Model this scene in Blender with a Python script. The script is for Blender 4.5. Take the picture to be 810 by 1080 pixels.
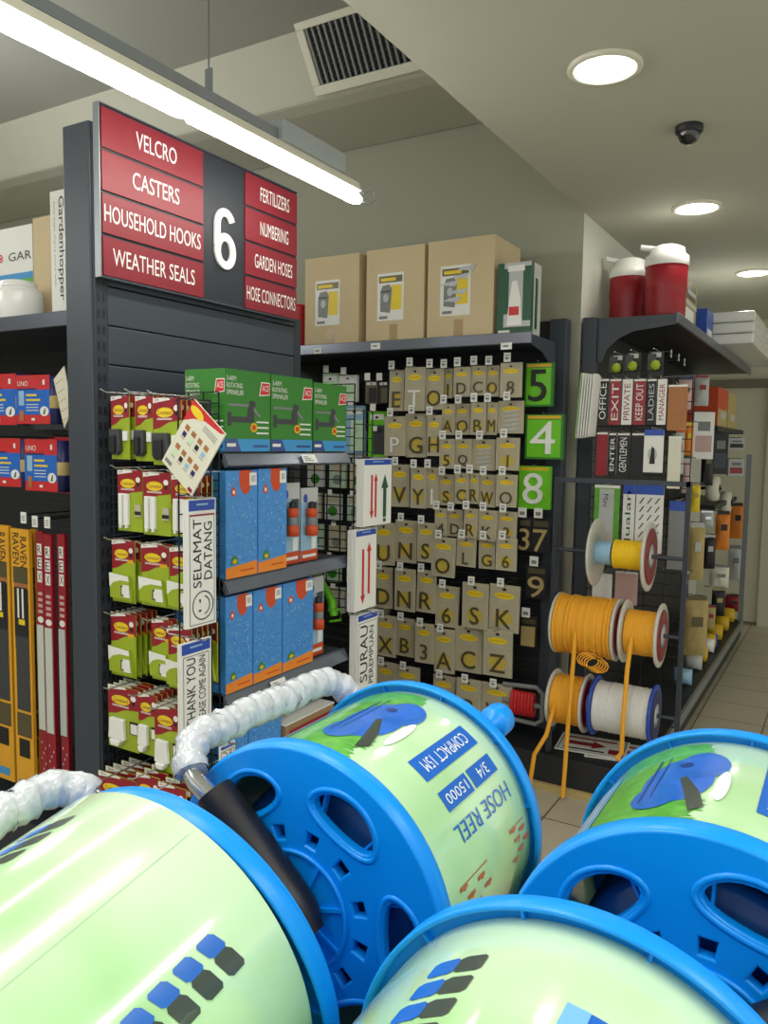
import bpy, bmesh, math, random
from mathutils import Matrix, Vector
random.seed(6)
for o in list(bpy.data.objects): bpy.data.objects.remove(o)
SC = bpy.context.scene
COL = SC.collection
PI = math.pi

# ------------------------------------------------------------------ camera
CW, CH = 810.0, 1080.0
CX, CY = 405.0, 540.0
_v1, _v2 = (900.0, 474.0), (-1000.0, 445.0)
FPX = math.sqrt(-((_v1[0]-CX)*(_v2[0]-CX) + (_v1[1]-CY)*(_v2[1]-CY)))
def _ray(p): return Vector(((p[0]-CX)/FPX, -(p[1]-CY)/FPX, -1.0))
_Y = _ray(_v1).normalized(); _X = -_ray(_v2).normalized()
_Z = _X.cross(_Y).normalized(); _X = _Y.cross(_Z)
ROT = Matrix((_X, _Y, _Z))            # world = ROT @ camera
CAM = Vector((0, 0, 1.5))
def at(px, py, x=None, y=None, z=None):
    """world point where the sight line through a photo pixel meets a known plane of the shop"""
    d = ROT @ _ray((px, py))
    if x is not None: t = (x-CAM.x)/d.x
    elif y is not None: t = (y-CAM.y)/d.y
    else: t = (z-CAM.z)/d.z
    return CAM + d*t
cd = bpy.data.cameras.new('camera'); cam = bpy.data.objects.new('camera', cd); COL.objects.link(cam)
cd.sensor_fit = 'VERTICAL'; cd.sensor_height = 36.0; cd.lens = FPX/CH*36.0; cd.clip_start = 0.01
cam.matrix_world = Matrix.Translation(CAM) @ ROT.to_4x4()
SC.camera = cam

# ------------------------------------------------------------------ world, lights, exposure
SC.view_settings.view_transform = 'Standard'; SC.view_settings.look = 'None'
SC.view_settings.gamma = 1.0; SC.view_settings.use_curve_mapping = False
SC.view_settings.exposure = 0.0
W = bpy.data.worlds.new('shop_light'); SC.world = W; W.use_nodes = True
W.node_tree.nodes['Background'].inputs[0].default_value = (0.93, 0.96, 0.86, 1)
W.node_tree.nodes['Background'].inputs[1].default_value = 1.05
def area(name, loc, sx, sy, power, rot=(0, 0, 0), col=(1.0, 0.995, 0.96)):
    l = bpy.data.lights.new(name, 'AREA'); l.shape = 'RECTANGLE'; l.size = sx; l.size_y = sy
    l.energy = power; l.color = col
    o = bpy.data.objects.new(name, l); COL.objects.link(o); o.location = loc; o.rotation_euler = rot
    return o
area('aisle_tube_light', (-0.75, 0.1, 2.5), 0.12, 1.9, 19)
area('aisle_tube_light', (0.9, 0.4, 2.5), 0.12, 2.4, 26)
area('aisle_tube_light', (-0.3, -1.6, 2.6), 0.12, 2.4, 40)
for ly in (0.2, 1.8):  # unseen fill points, added to brighten the upper left ceiling and bulkhead
    l = bpy.data.lights.new('left_fill_light', 'POINT'); l.energy = 27; l.shadow_soft_size = 0.2; l.color = (1.0, 0.985, 0.93)
    o = bpy.data.objects.new('left_fill_light', l); COL.objects.link(o); o.location = (-3.5, ly, 2.45)

# ------------------------------------------------------------------ materials
def s2l(c):
    out = []
    for v in c:
        v /= 255.0
        out.append(v/12.92 if v <= 0.04045 else ((v+0.055)/1.055)**2.4)
    return tuple(out) + (1.0,)
MATS = {}
def mat(name, rgb, rough=0.5, metal=0.0, var=0.06, scale=25.0, bump=0.0, coat=0.0, emit=None, alpha=1.0, trans=0.0, spec=0.5):
    if name in MATS: return MATS[name]
    m = bpy.data.materials.new(name); m.use_nodes = True; nt = m.node_tree
    b = nt.nodes['Principled BSDF']; c = s2l(rgb)
    b.inputs['Roughness'].default_value = rough; b.inputs['Metallic'].default_value = metal
    b.inputs['Coat Weight'].default_value = coat; b.inputs['Coat Roughness'].default_value = 0.08
    b.inputs['Alpha'].default_value = alpha; b.inputs['Transmission Weight'].default_value = trans
    b.inputs['Specular IOR Level'].default_value = spec
    tc = nt.nodes.new('ShaderNodeTexCoord'); nz = nt.nodes.new('ShaderNodeTexNoise')
    nz.inputs['Scale'].default_value = scale; nz.inputs['Detail'].default_value = 3
    nt.links.new(tc.outputs['Object'], nz.inputs['Vector'])
    mx = nt.nodes.new('ShaderNodeMix'); mx.data_type = 'RGBA'
    mx.inputs[6].default_value = tuple(v*(1-var) for v in c[:3])+(1,)
    mx.inputs[7].default_value = tuple(min(1, v*(1+var)) for v in c[:3])+(1,)
    nt.links.new(nz.outputs['Fac'], mx.inputs[0]); nt.links.new(mx.outputs[2], b.inputs['Base Color'])
    if bump:
        bp = nt.nodes.new('ShaderNodeBump'); bp.inputs['Strength'].default_value = bump; bp.inputs['Distance'].default_value = 0.004
        nt.links.new(nz.outputs['Fac'], bp.inputs['Height']); nt.links.new(bp.outputs['Normal'], b.inputs['Normal'])
    if emit:
        b.inputs['Emission Color'].default_value = c; b.inputs['Emission Strength'].default_value = emit
    MATS[name] = m
    return m
mat('charcoal', (57, 64, 75), 0.45, var=0.04)
mat('charcoal_dark', (46, 50, 60), 0.5, var=0.05)
mat('black_metal', (28, 30, 36), 0.5)
mat('shelf_lip', (96, 102, 116), 0.3, 0.35)
mat('shelf_strip', (126, 132, 146), 0.25, 0.5)
mat('wire', (40, 42, 48), 0.4, 0.5)
mat('chrome', (200, 200, 205), 0.2, 0.9)
mat('steel_grey', (140, 146, 150), 0.4, 0.4)
mat('ballast_grey', (168, 174, 178), 0.4, 0.1)
mat('white_paper', (236, 236, 232), 0.55, var=0.02)
mat('white_gloss', (240, 240, 238), 0.2, var=0.02)
mat('ivory', (225, 222, 205), 0.5, var=0.03)
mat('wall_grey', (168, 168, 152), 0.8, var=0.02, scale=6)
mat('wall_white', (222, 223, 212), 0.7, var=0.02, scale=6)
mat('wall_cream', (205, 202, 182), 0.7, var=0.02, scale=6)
mat('ceiling_paint', (196, 196, 182), 0.85, var=0.02, scale=4)
mat('ceiling_upper', (200, 200, 186), 0.85, var=0.03, scale=4)
mat('ceiling_slab', (170, 172, 164), 0.9, var=0.06, scale=3)
mat('trim_brown', (120, 112, 96), 0.6)
mat('sign_red', (132, 32, 46), 0.45, var=0.03)
mat('sign_black', (38, 42, 52), 0.5, var=0.03)
mat('carton', (212, 192, 154), 0.75, var=0.05, scale=8)
mat('carton_dark', (150, 122, 86), 0.75, var=0.05)
mat('tape', (178, 150, 108), 0.3)
mat('yellow', (238, 208, 40), 0.5)
mat('gold', (222, 180, 30), 0.5)
mat('strip_yellow', (232, 168, 44), 0.4, var=0.08)
mat('strip_pale', (206, 210, 202), 0.4, var=0.04)
mat('hose_shadow', (18, 70, 140), 0.35)
mat('lime', (158, 178, 42), 0.4)
mat('deep_red', (150, 24, 40), 0.4)
mat('bright_red', (205, 40, 46), 0.4)
mat('orange_red', (206, 74, 30), 0.5)
mat('orange', (236, 138, 40), 0.5)
mat('near_black', (24, 24, 28), 0.5)
mat('dark_grey', (62, 64, 68), 0.5)
mat('mid_grey', (128, 130, 132), 0.5)
mat('light_grey', (190, 192, 192), 0.5)
mat('navy', (34, 40, 96), 0.4)
mat('royal', (30, 74, 176), 0.35)
mat('sky', (60, 150, 214), 0.4)
mat('pale_blue', (150, 190, 220), 0.35)
mat('pack_blue', (66, 142, 218), 0.32, var=0.3, scale=90)
mat('ace_green', (52, 128, 42), 0.4)
mat('lawn_green', (96, 172, 50), 0.4, var=0.4, scale=40)
mat('bright_green', (110, 200, 30), 0.35)
mat('dark_green', (28, 84, 58), 0.4)
mat('mint', (196, 230, 190), 0.5)
mat('beige_card', (184, 175, 150), 0.4, var=0.08)
mat('card_yellow', (204, 180, 76), 0.5)
mat('pale_green', (176, 200, 176), 0.4, var=0.12)
mat('bag_clear', (194, 186, 162), 0.22, var=0.12, bump=0.3, scale=50)
mat('bronze', (98, 90, 64), 0.4, 0.3)
mat('wood', (170, 112, 66), 0.55, var=0.15)
mat('tan', (186, 164, 108), 0.7, var=0.15)
mat('maroon_plastic', (136, 22, 36), 0.35)
mat('cooler_red', (158, 26, 40), 0.4)
mat('pastel_pink', (206, 170, 166), 0.5, var=0.1)
mat('rope_orange', (244, 172, 44), 0.7, var=0.12, scale=120)
mat('rope_yellow', (250, 204, 20), 0.6, var=0.06)
mat('rope_white', (225, 226, 222), 0.7, var=0.2, scale=200)
mat('spool_clear', (206, 204, 194), 0.3)
mat('reel_blue', (0, 150, 248), 0.36, var=0.015, spec=0.45)
mat('reel_blue_dark', (10, 84, 170), 0.4, var=0.05)
mat('hose_blue', (28, 96, 176), 0.3)
mat('black_rubber', (22, 22, 25), 0.42, var=0.05)
mat('tube_metal', (206, 208, 210), 0.18, 0.85)
mat('film', (196, 200, 205), 0.25, var=0.14, bump=0.9, scale=60, coat=0.6)
mat('lamp_white', (255, 253, 244), 0.5, emit=22.0)
mat('downlight_glow', (255, 252, 240), 0.5, emit=30.0)
mat('dome_black', (20, 20, 24), 0.12, coat=0.6)
mat('print_blue', (24, 104, 204), 0.3, coat=0.5)
mat('print_pale', (120, 186, 238), 0.3, coat=0.5)
mat('print_navy', (24, 62, 140), 0.3, coat=0.5)
mat('print_white', (240, 244, 248), 0.3, coat=0.5)
mat('print_dark', (62, 72, 66), 0.3, coat=0.5)
mat('print_red', (206, 106, 70), 0.35, coat=0.4)
mat('print_grass', (92, 176, 66), 0.3, var=0.55, scale=70, coat=0.6)
mat('print_reel', (40, 110, 214), 0.3, var=0.3, scale=40, coat=0.5)
def sleeve_mat():
    m = mat('sleeve_green', (206, 238, 186), 0.2, var=0.03, coat=0.9)
    nt = m.node_tree; b = nt.nodes['Principled BSDF']
    tc = nt.nodes.new('ShaderNodeTexCoord'); nz = nt.nodes.new('ShaderNodeTexNoise'); nz.inputs['Scale'].default_value = 7
    nt.links.new(tc.outputs['Object'], nz.inputs['Vector'])
    r = nt.nodes.new('ShaderNodeValToRGB')
    r.color_ramp.elements[0].position = 0.32; r.color_ramp.elements[0].color = s2l((170, 220, 154))
    r.color_ramp.elements[1].position = 0.62; r.color_ramp.elements[1].color = s2l((208, 240, 198))
    nt.links.new(nz.outputs['Fac'], r.inputs[0]); nt.links.new(r.outputs[0], b.inputs['Base Color'])
sleeve_mat()
def floor_mat():
    m = bpy.data.materials.new('floor_tiles'); m.use_nodes = True; nt = m.node_tree; b = nt.nodes['Principled BSDF']
    b.inputs['Roughness'].default_value = 0.35
    tc = nt.nodes.new('ShaderNodeTexCoord'); br = nt.nodes.new('ShaderNodeTexBrick'); br.offset = 0.0
    br.inputs['Color1'].default_value = s2l((196, 186, 166)); br.inputs['Color2'].default_value = s2l((190, 181, 160))
    br.inputs['Mortar'].default_value = s2l((110, 98, 84)); br.inputs['Scale'].default_value = 1.0
    br.inputs['Mortar Size'].default_value = 0.004; br.inputs['Brick Width'].default_value = 0.33; br.inputs['Row Height'].default_value = 0.33
    nt.links.new(tc.outputs['Object'], br.inputs['Vector']); nt.links.new(br.outputs['Color'], b.inputs['Base Color'])
    MATS['floor_tiles'] = m
floor_mat()

# ------------------------------------------------------------------ mesh building
_texts = {}
def text_geo(s, bold=0.0):
    bold = 0.0; k = (s, bold)
    if k in _texts: return _texts[k]
    c = bpy.data.curves.new('t', 'FONT'); c.body = s; c.resolution_u = 3; c.offset = bold
    o = bpy.data.objects.new('t', c); COL.objects.link(o)
    bpy.context.view_layer.update()
    m = bpy.data.meshes.new_from_object(o.evaluated_get(bpy.context.evaluated_depsgraph_get()))
    vs = [v.co.copy() for v in m.vertices]; fs = [tuple(p.vertices) for p in m.polygons]
    bpy.data.objects.remove(o); bpy.data.curves.remove(c); bpy.data.meshes.remove(m)
    x0 = min(v.x for v in vs); x1 = max(v.x for v in vs); y0 = min(v.y for v in vs); y1 = max(v.y for v in vs)
    vs = [((v.x-x0)/(x1-x0), (v.y-y0)/(y1-y0)) for v in vs]
    _texts[k] = (vs, fs, (x1-x0)/(y1-y0))
    return _texts[k]
def plate_geo(outer, holes, half, bev, res=2):
    """flat plate with holes in local xy, rounded edges"""
    c = bpy.data.curves.new('p', 'CURVE'); c.dimensions = '2D'; c.fill_mode = 'BOTH'
    c.extrude = half; c.bevel_depth = bev; c.bevel_resolution = res; c.offset = -bev
    for pts in [outer]+holes:
        sp = c.splines.new('POLY'); sp.points.add(len(pts)-1); sp.use_cyclic_u = True
        for p, q in zip(sp.points, pts): p.co = (q[0], q[1], 0, 1)
    o = bpy.data.objects.new('p', c); COL.objects.link(o); bpy.context.view_layer.update()
    m = bpy.data.meshes.new_from_object(o.evaluated_get(bpy.context.evaluated_depsgraph_get()))
    vs = [v.co.copy() for v in m.vertices]; fs = [tuple(p.vertices) for p in m.polygons]
    bpy.data.objects.remove(o); bpy.data.curves.remove(c); bpy.data.meshes.remove(m)
    return vs, fs
def faceY(x, y, z, rz=0.0): return Matrix.Translation((x, y, z)) @ Matrix.Rotation(rz, 4, 'Z')
def faceX(x, y, z, rz=0.0): return Matrix.Translation((x, y, z)) @ Matrix.Rotation(PI/2+rz, 4, 'Z')
class MB:
    def __init__(s, M=None): s.v = []; s.f = []; s.m = []; s.sm = []; s.mats = []; s.M = M or Matrix()
    def mi(s, m):
        if m not in s.mats: s.mats.append(m)
        return s.mats.index(m)
    def add(s, vs, fs, m, smooth=False):
        n = len(s.v); k = s.mi(m)
        s.v += [s.M @ Vector(v) for v in vs]
        for f in fs: s.f.append(tuple(i+n for i in f)); s.m.append(k); s.sm.append(smooth)
    def box(s, x0, x1, y0, y1, z0, z1, m):
        vs = [(x, y, z) for z in (z0, z1) for y in (y0, y1) for x in (x0, x1)]
        s.add(vs, [(0, 2, 3, 1), (4, 5, 7, 6), (0, 1, 5, 4), (1, 3, 7, 5), (3, 2, 6, 7), (2, 0, 4, 6)], m)
    def prism(s, pts, y0, y1, m):            # pts in xz, extruded y0..y1 (y0 front)
        n = len(pts); vs = [(p[0], y0, p[1]) for p in pts]+[(p[0], y1, p[1]) for p in pts]
        a = sum(pts[i][0]*pts[(i+1) % n][1]-pts[(i+1) % n][0]*pts[i][1] for i in range(n))
        fr = tuple(range(n)); bk = tuple(range(2*n-1, n-1, -1)); sd = [((i+1) % n, i, i+n, (i+1) % n+n) for i in range(n)]
        fs = [fr, bk]+sd
        if a < 0: fs = [tuple(reversed(f)) for f in fs]
        s.add(vs, fs, m)
    def profx(s, pts, x0, x1, m):            # pts in yz, extruded along x
        n = len(pts); vs = [(x0, p[0], p[1]) for p in pts]+[(x1, p[0], p[1]) for p in pts]
        s.add(vs, [tuple(range(n)), tuple(range(2*n-1, n-1, -1))]+[((i+1) % n, i, i+n, (i+1) % n+n) for i in range(n)], m)
    def poly(s, pts, y, m): s.add([(p[0], y, p[1]) for p in pts], [tuple(range(len(pts)))], m)
    def rect(s, x0, x1, z0, z1, y, m): s.poly([(x0, z0), (x1, z0), (x1, z1), (x0, z1)], y, m)
    def ell(s, cx, cz, rx, rz, y, m, n=20): s.poly([(cx+rx*math.cos(2*PI*i/n), cz+rz*math.sin(2*PI*i/n)) for i in range(n)], y, m)
    def ring(s, cx, cz, r, w, y, m, n=24):
        vs = []; fs = []
        for i in range(n):
            a = 2*PI*i/n
            for q in (r-w/2, r+w/2): vs.append((cx+q*math.cos(a), y, cz+q*math.sin(a)))
            j = (i+1) % n; fs.append((2*i, 2*i+1, 2*j+1, 2*j))
        s.add(vs, fs, m)
    def text(s, t, x0, x1, z0, z1, y, m, rot=0, bold=0.0, fit=False, depth=0.0):
        vs, fs, asp = text_geo(t, bold); out = []
        if fit:                               # keep the letters' own proportions, centred
            w, h = x1-x0, z1-z0
            if rot in (0, 2):
                ww = min(w, h*asp); hh = ww/asp
            else:
                hh = min(h, w*asp); ww = hh/asp
            cx, cz = (x0+x1)/2, (z0+z1)/2; x0, x1, z0, z1 = cx-ww/2, cx+ww/2, cz-hh/2, cz+hh/2
        for u, v in vs:
            if rot == 1: u, v = 1-v, u        # reads bottom to top
            elif rot == 2: u, v = 1-u, 1-v
            elif rot == 3: u, v = v, 1-u      # reads top to bottom
            out.append((x0+u*(x1-x0), y, z0+v*(z1-z0)))
        s.add(out, fs, m)
        if depth:
            n = len(out); ed = {}
            for f in fs:
                for a, b in zip(f, f[1:]+f[:1]): ed[(a, b)] = ed.get((a, b), 0)+1
            sd = [(b, a, a+n, b+n) for (a, b) in ed if (b, a) not in ed]
            s.add(out+[(p[0], p[1]+depth, p[2]) for p in out], sd, m)
    def tube(s, path, r, m, n=8, closed=False, caps=True):
        path = [Vector(p) for p in path]; N = len(path); vs = []; fs = []
        rs = r if isinstance(r, (list, tuple)) else [r]*N
        up = None
        for i, p in enumerate(path):
            a = path[(i-1) % N] if closed or i else p; b = path[(i+1) % N] if closed or i < N-1 else p
            t = (b-a).normalized()
            if up is None:
                up = Vector((0, 0, 1)) if abs(t.z) < 0.9 else Vector((1, 0, 0))
            e1 = t.cross(up).normalized(); e2 = e1.cross(t).normalized(); up = e2
            for k in range(n):
                q = 2*PI*k/n; vs.append(p+rs[i]*(math.cos(q)*e1+math.sin(q)*e2))
        for i in range(N if closed else N-1):
            for k in range(n):
                j = (i+1) % N; k2 = (k+1) % n
                fs.append((i*n+k, j*n+k, j*n+k2, i*n+k2))
        s.add(vs, fs, m, True)
        if caps and not closed:
            s.add([vs[k] for k in range(n)], [tuple(range(n))], m)
            s.add([vs[(N-1)*n+k] for k in range(n)], [tuple(reversed(range(n)))], m)
    def lathe(s, prof, m, axis='Z', o=(0, 0, 0), n=32, smooth=True, caps=True):  # prof: (radius, height)
        vs = []; fs = []; o = Vector(o)
        for (r, h) in prof:
            for k in range(n):
                a = 2*PI*k/n; c_, s_ = r*math.cos(a), r*math.sin(a)
                vs.append(o+Vector({'Z': (c_, s_, h), 'Y': (s_, h, c_), 'X': (h, c_, s_)}[axis]))
        for i in range(len(prof)-1):
            for k in range(n): fs.append((i*n+k, i*n+(k+1) % n, (i+1)*n+(k+1) % n, (i+1)*n+k))
        s.add(vs, fs, m, smooth)
        if not caps: return
        if prof[0][0] > 1e-5: s.add([vs[k] for k in range(n)], [tuple(reversed(range(n)))], m)
        if prof[-1][0] > 1e-5: s.add([vs[(len(prof)-1)*n+k] for k in range(n)], [tuple(range(n))], m)
    def pouch(s, w, h, d, m, nx=8, nz=8, seed=0):       # puffy bag hanging: x -w/2..w/2, z 0..h, front at -d
        rnd = random.Random(seed); vs = []; fs = []
        for side in (-1, 1):
            for j in range(nz+1):
                for i in range(nx+1):
                    u, v = i/nx, j/nz
                    b = (math.sin(PI*u)*math.sin(PI*v))**0.5*d/2
                    b *= (0.85+0.3*rnd.random()) if 0 < i < nx and 0 < j < nz else 1
                    vs.append(((u-0.5)*w, side*b, v*h))
        K = (nx+1)*(nz+1)
        for j in range(nz):
            for i in range(nx):
                a = j*(nx+1)+i; q = (a, a+1, a+nx+2, a+nx+1)
                fs.append(q); fs.append(tuple(x+K for x in reversed(q)))
        s.add(vs, fs, m, True)
    def build(s, name, parent=None, bevel=0.0):
        me = bpy.data.meshes.new(name); me.from_pydata([tuple(v) for v in s.v], [], s.f)
        for m in s.mats: me.materials.append(MATS[m])
        me.polygons.foreach_set('material_index', s.m); me.polygons.foreach_set('use_smooth', s.sm); me.update()
        o = bpy.data.objects.new(name, me); COL.objects.link(o)
        if parent: o.parent = parent
        if bevel:
            b = o.modifiers.new('bevel', 'BEVEL'); b.width = bevel; b.segments = 2; b.limit_method = 'ANGLE'
        return o
def tag(o, label, cat, group=None):
    o['label'] = label; o['category'] = cat
    if group: o['group'] = group
    return o
def thing(name, label, cat, M=None, group=None):
    o = bpy.data.objects.new(name, None); COL.objects.link(o); o.empty_display_size = 0.05
    if M is not None: o.matrix_world = M
    return tag(o, label, cat, group)
def struct(name, mb, bevel=0.0):
    o = mb.build(name, None, bevel); o['kind'] = 'structure'; return o
def copy_tree(o, M, label, parent=None):
    c = o.copy(); COL.objects.link(c)
    if parent: c.parent = parent
    else: c.matrix_world = M; c['label'] = label
    for ch in list(o.children): copy_tree(ch, None, None, c)
    return c
ORD = ['first', 'second', 'third', 'fourth', 'fifth', 'sixth', 'seventh', 'eighth', 'ninth', 'tenth', 'eleventh', 'twelfth']

# ------------------------------------------------------------------ room shell
XC, YB = -1.12, 3.65            # wall corner
ZD, ZU = 2.56, 3.05             # dropped ceiling, upper soffit
b = MB(); b.box(-6.5, 3, -4, 9, -0.05, 0, 'floor_tiles'); struct('floor', b)
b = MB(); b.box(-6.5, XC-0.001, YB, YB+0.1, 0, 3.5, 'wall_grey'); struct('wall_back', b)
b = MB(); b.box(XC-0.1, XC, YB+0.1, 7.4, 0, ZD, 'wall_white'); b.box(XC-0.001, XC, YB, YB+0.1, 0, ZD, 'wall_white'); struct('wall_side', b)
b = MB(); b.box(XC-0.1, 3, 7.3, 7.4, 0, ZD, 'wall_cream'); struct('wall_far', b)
b = MB(); b.box(-0.62, 0.4, 7.26, 7.30, 0, 2.0, 'wall_cream'); d1 = struct('door_1', b)
b = MB(); b.box(XC, 0.6, 7.25, 7.30, 2.0, 2.07, 'trim_brown'); struct('trim_1', b)
b = MB(); b.box(XC, 0.6, 7.285, 7.30, 0, 0.02, 'trim_brown'); struct('baseboard_far', b)
b = MB(); b.box(XC, 3, -4, 7.4, ZD, ZD+0.06, 'ceiling_paint'); b.box(XC, XC+0.02, -4, YB, ZD+0.06, 3.5, 'ceiling_paint'); struct('ceiling', b)
b = MB(); b.profx([(2.87, 3.27), (3.03, 3.04), (3.12, 3.03), (YB, 3.05), (YB, 3.4), (2.87, 3.4)], -6.5, XC, 'ceiling_upper'); struct('trim_2', b, 0.015)
b = MB(); b.box(-6.5, XC, -4, 2.88, 3.27, 3.33, 'ceiling_slab'); struct('ceiling_slab', b)
b = MB(); b.box(-6.5, -5.9, -4, YB, 0, 3.4, 'wall_grey'); struct('wall_left', b)

# air diffuser on the sloping bulkhead
sl = Matrix.Translation((-2.16, 3.005, 3.045)) @ Matrix.Rotation(math.atan2(0.16, 0.23), 4, 'X')
t = thing('air_vent', 'white framed air diffuser with dark egg-crate grille on sloping bulkhead', 'vent', sl)
b = MB()
for q in ((0, .62, 0, .04), (0, .62, .26, .30), (0, .04, .04, .26), (.58, .62, .04, .26)): b.box(q[0], q[1], -.022, .0, q[2], q[3], 'ivory')
b.build('frame', t, 0.004)
b = MB(); b.box(.04, .58, -.004, 0, .04, .26, 'near_black'); b.build('duct_opening', t)
b = MB()
for i in range(18): b.box(.046+i*.030, .056+i*.030, -.018, -.004, .04, .26, 'mid_grey')
for j in range(9): b.box(.04, .58, -.012, -.004, .058+j*.024, .061+j*.024, 'dark_grey')
b.build('grille', t)

# recessed downlights
for (px, py, lab, R_) in ((638, 70, 'round recessed downlight nearest the camera, left of the dome camera', .082),
                          (735, 218, 'round recessed downlight behind the dome camera', .085),
                          (795, 287, 'far recessed downlight above the white boxes', .085)):
    p = at(px, py, z=ZD); t = thing('ceiling_downlight', lab, 'light', Matrix.Translation(p), 'recessed downlights')
    b = MB(); b.lathe([(R_+.02, 0), (R_+.022, -.008), (R_+.004, -.012), (R_, -.004), (R_, -.001)], 'ivory', n=40); b.build('trim_ring', t)
    b = MB(); b.lathe([(R_-.001, -.003), (R_*.6, -.012), (0.001, -.016)], 'downlight_glow', n=32); b.build('lamp_glass', t)
p = at(727, 133, z=ZD); t = thing('dome_camera', 'small black dome security camera on the ceiling', 'camera', Matrix.Translation(p))
b = MB(); b.lathe([(.044, 0), (.044, -.018), (.040, -.024)], 'near_black'); b.build('housing', t)
b = MB(); b.lathe([(.036, -.022), (.034, -.036), (.026, -.050), (.010, -.058), (.001, -.059)], 'dome_black'); b.build('dome', t)

# fluorescent batten over the aisle sign
TX = -1.5
t = thing('fluorescent_lamp', 'long bright fluorescent batten hanging in front of the aisle sign', 'light', Matrix.Translation((TX, 0, 2.322)))
for (y0, y1) in ((-.9, 1.52), (1.535, 2.33)):
    b = MB(); b.tube([(0, y0, 0), (0, y1-.03, 0), (0, y1, 0)], [.021, .021, .014], 'lamp_white', 14); b.build('tube', t)
b = MB(); b.profx([(-.028, .012), (.028, .012), (.02, .042), (-.02, .042)], -.9, 2.3, 'ivory'); b.M = Matrix.Rotation(PI/2, 4, 'Z')
b2 = MB(Matrix.Rotation(PI/2, 4, 'Z')); b2.profx([(-.03, .018), (.03, .018), (.02, .046), (-.02, .046)], -.9, 2.30, 'ivory'); b2.build('reflector', t)
b = MB(); b.box(-.016, .016, -.9, 1.9, .05, .078, 'steel_grey'); b.build('channel_rail', t)
b = MB(); b.box(-.034, .034, 1.87, 2.2, .046, .105, 'ballast_grey'); b.build('ballast_box', t, .004)
for hy in (1.602, .602):
    b = MB(); b.box(-.012, .012, hy-.002, hy+.002, .078, .14, 'steel_grey'); b.tube([(0, hy, .135), (0, hy, .945)], .0025, 'steel_grey', 6); b.build('hanger', t)
b = MB(); b.tube([(0, 2.31, .03), (.0, 2.37, .03), (.01, 2.40, .05), (.02, 2.41, .02), (.01, 2.39, 0), (.0, 2.36, .0)], .003, 'steel_grey', 6); b.build('cable', t)

# ------------------------------------------------------------------ gondola with the aisle sign
XW, YP, YM, YF = -1.84, 1.50, 1.635, 2.32
XS = -1.50
g = thing('gondola_shelving', 'charcoal metal gondola with slatted panel, post and three shelves under the sign', 'shelving', Matrix.Translation((XW, YP, 0)))
G = Matrix.Translation((-XW, -YP, 0))
def gpart(name, fn, bevel=0.0):
    b = MB(G.copy()); fn(b); return b.build(name, g, bevel)
gpart('post', lambda b: b.box(-1.955, -1.845, 1.50, 1.56, 0, 2.365, 'charcoal'), .004)
def _slots(b):
    b.box(XW-.006, XW+.004, 1.505, 1.545, 0, 2.36, 'charcoal_dark')
    for i in range(44):
        z = .35+i*.045
        b.box(XW+.003, XW+.005, 1.512, 1.520, z, z+.024, 'near_black'); b.box(XW+.003, XW+.005, 1.530, 1.538, z, z+.024, 'near_black')
gpart('slotted_upright', _slots)
def _slats(b):
    z = 1.60
    for i in range(4):
        b.box(XW-.03, XW, 1.55, 2.42, z, z+.107, 'charcoal'); z += .11
gpart('slat_panel', _slats, .003)
gpart('back_panel', lambda b: b.box(XW-.03, XW-.002, 1.55, 2.42, 0, 1.598, 'black_metal'))
gpart('end_post', lambda b: b.box(-1.9, XW, 2.421, 2.46, 0, 1.96, 'charcoal_dark'))
def _grid(b):
    for i in range(54):
        z = .28+i*.024; b.box(XW-.002, XW+.002, 1.55, 2.42, z, z+.003, 'charcoal')
    for i in range(9): b.box(XW-.002, XW+.001, 1.56+i*.1, 1.563+i*.1, .28, 1.58, 'charcoal')
gpart('wire_backing', _grid)
SHZ = (1.463, 1.105, 0.775, 0.43)
def shelf(z):
    def fn(b):
        b.box(XW, XS-.01, YM+.01, YF-.05, z-.02, z-.002, 'charcoal')
        b.M = G @ faceX(XS, 0, 0)
        b.profx([(0, z+.004), (-.022, z-.036), (-.012, z-.040), (.012, z-.004)], YM+.01, YF-.05, 'shelf_lip')
        b.profx([(-.004, z+.0005), (-.0225, z-.0335), (-.0245, z-.0335), (-.006, z+.0005)], YM+.014, YF-.054, 'shelf_strip')
        b.prism([(YM+.01, z-.02), (YM+.012, z-.02), (YM+.012, z), (YM+.01, z)], -.005, XS-XW, 'charcoal_dark')
    return fn
for z in SHZ:
    s_ = gpart('shelf', shelf(z), .0015)
for z, yt in ((SHZ[0], 2.02), (SHZ[2], 1.87)):
    b = MB(G @ faceX(XS+.026, yt, z-.018) @ Matrix.Rotation(-.5, 4, 'X')); b.box(-.035, .035, -.001, .001, -.014, .014, 'white_paper')
    for i in range(3): b.rect(-.028, .02-.012*i, -.008+i*.006, -.005+i*.006, -.0015, 'mid_grey')
    b.build('price_tag', g)
def wiremesh(b, u0, u1, z0, z1, nu, nz, r=.0016):   # in local xz plane
    for i in range(nu+1):
        x = u0+(u1-u0)*i/nu; b.box(x-r, x+r, -r, r, z0, z1, 'wire')
    for j in range(nz+1):
        z = z0+(z1-z0)*j/nz; b.box(u0, u1, -r-.002, r-.002, z-r, z+r, 'wire')
def m1(b): b.M = G @ faceY(0, YM, 0); wiremesh(b, XW, XS, .3, 1.63, 6, 44)
def m2(b): b.M = G @ faceY(0, YF, 0); wiremesh(b, XW, XS, .3, 1.70, 6, 46, .0018)
gpart('side_mesh', m1); gpart('side_mesh', m2)
def m3(b): b.M = G @ faceX(-1.446, 0, 0); wiremesh(b, 1.43, 1.545, .35, 1.60, 2, 26)
def m4(b): b.M = G @ faceX(XS, 0, 0); wiremesh(b, YF, 2.44, .35, 1.61, 2, 26)
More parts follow.
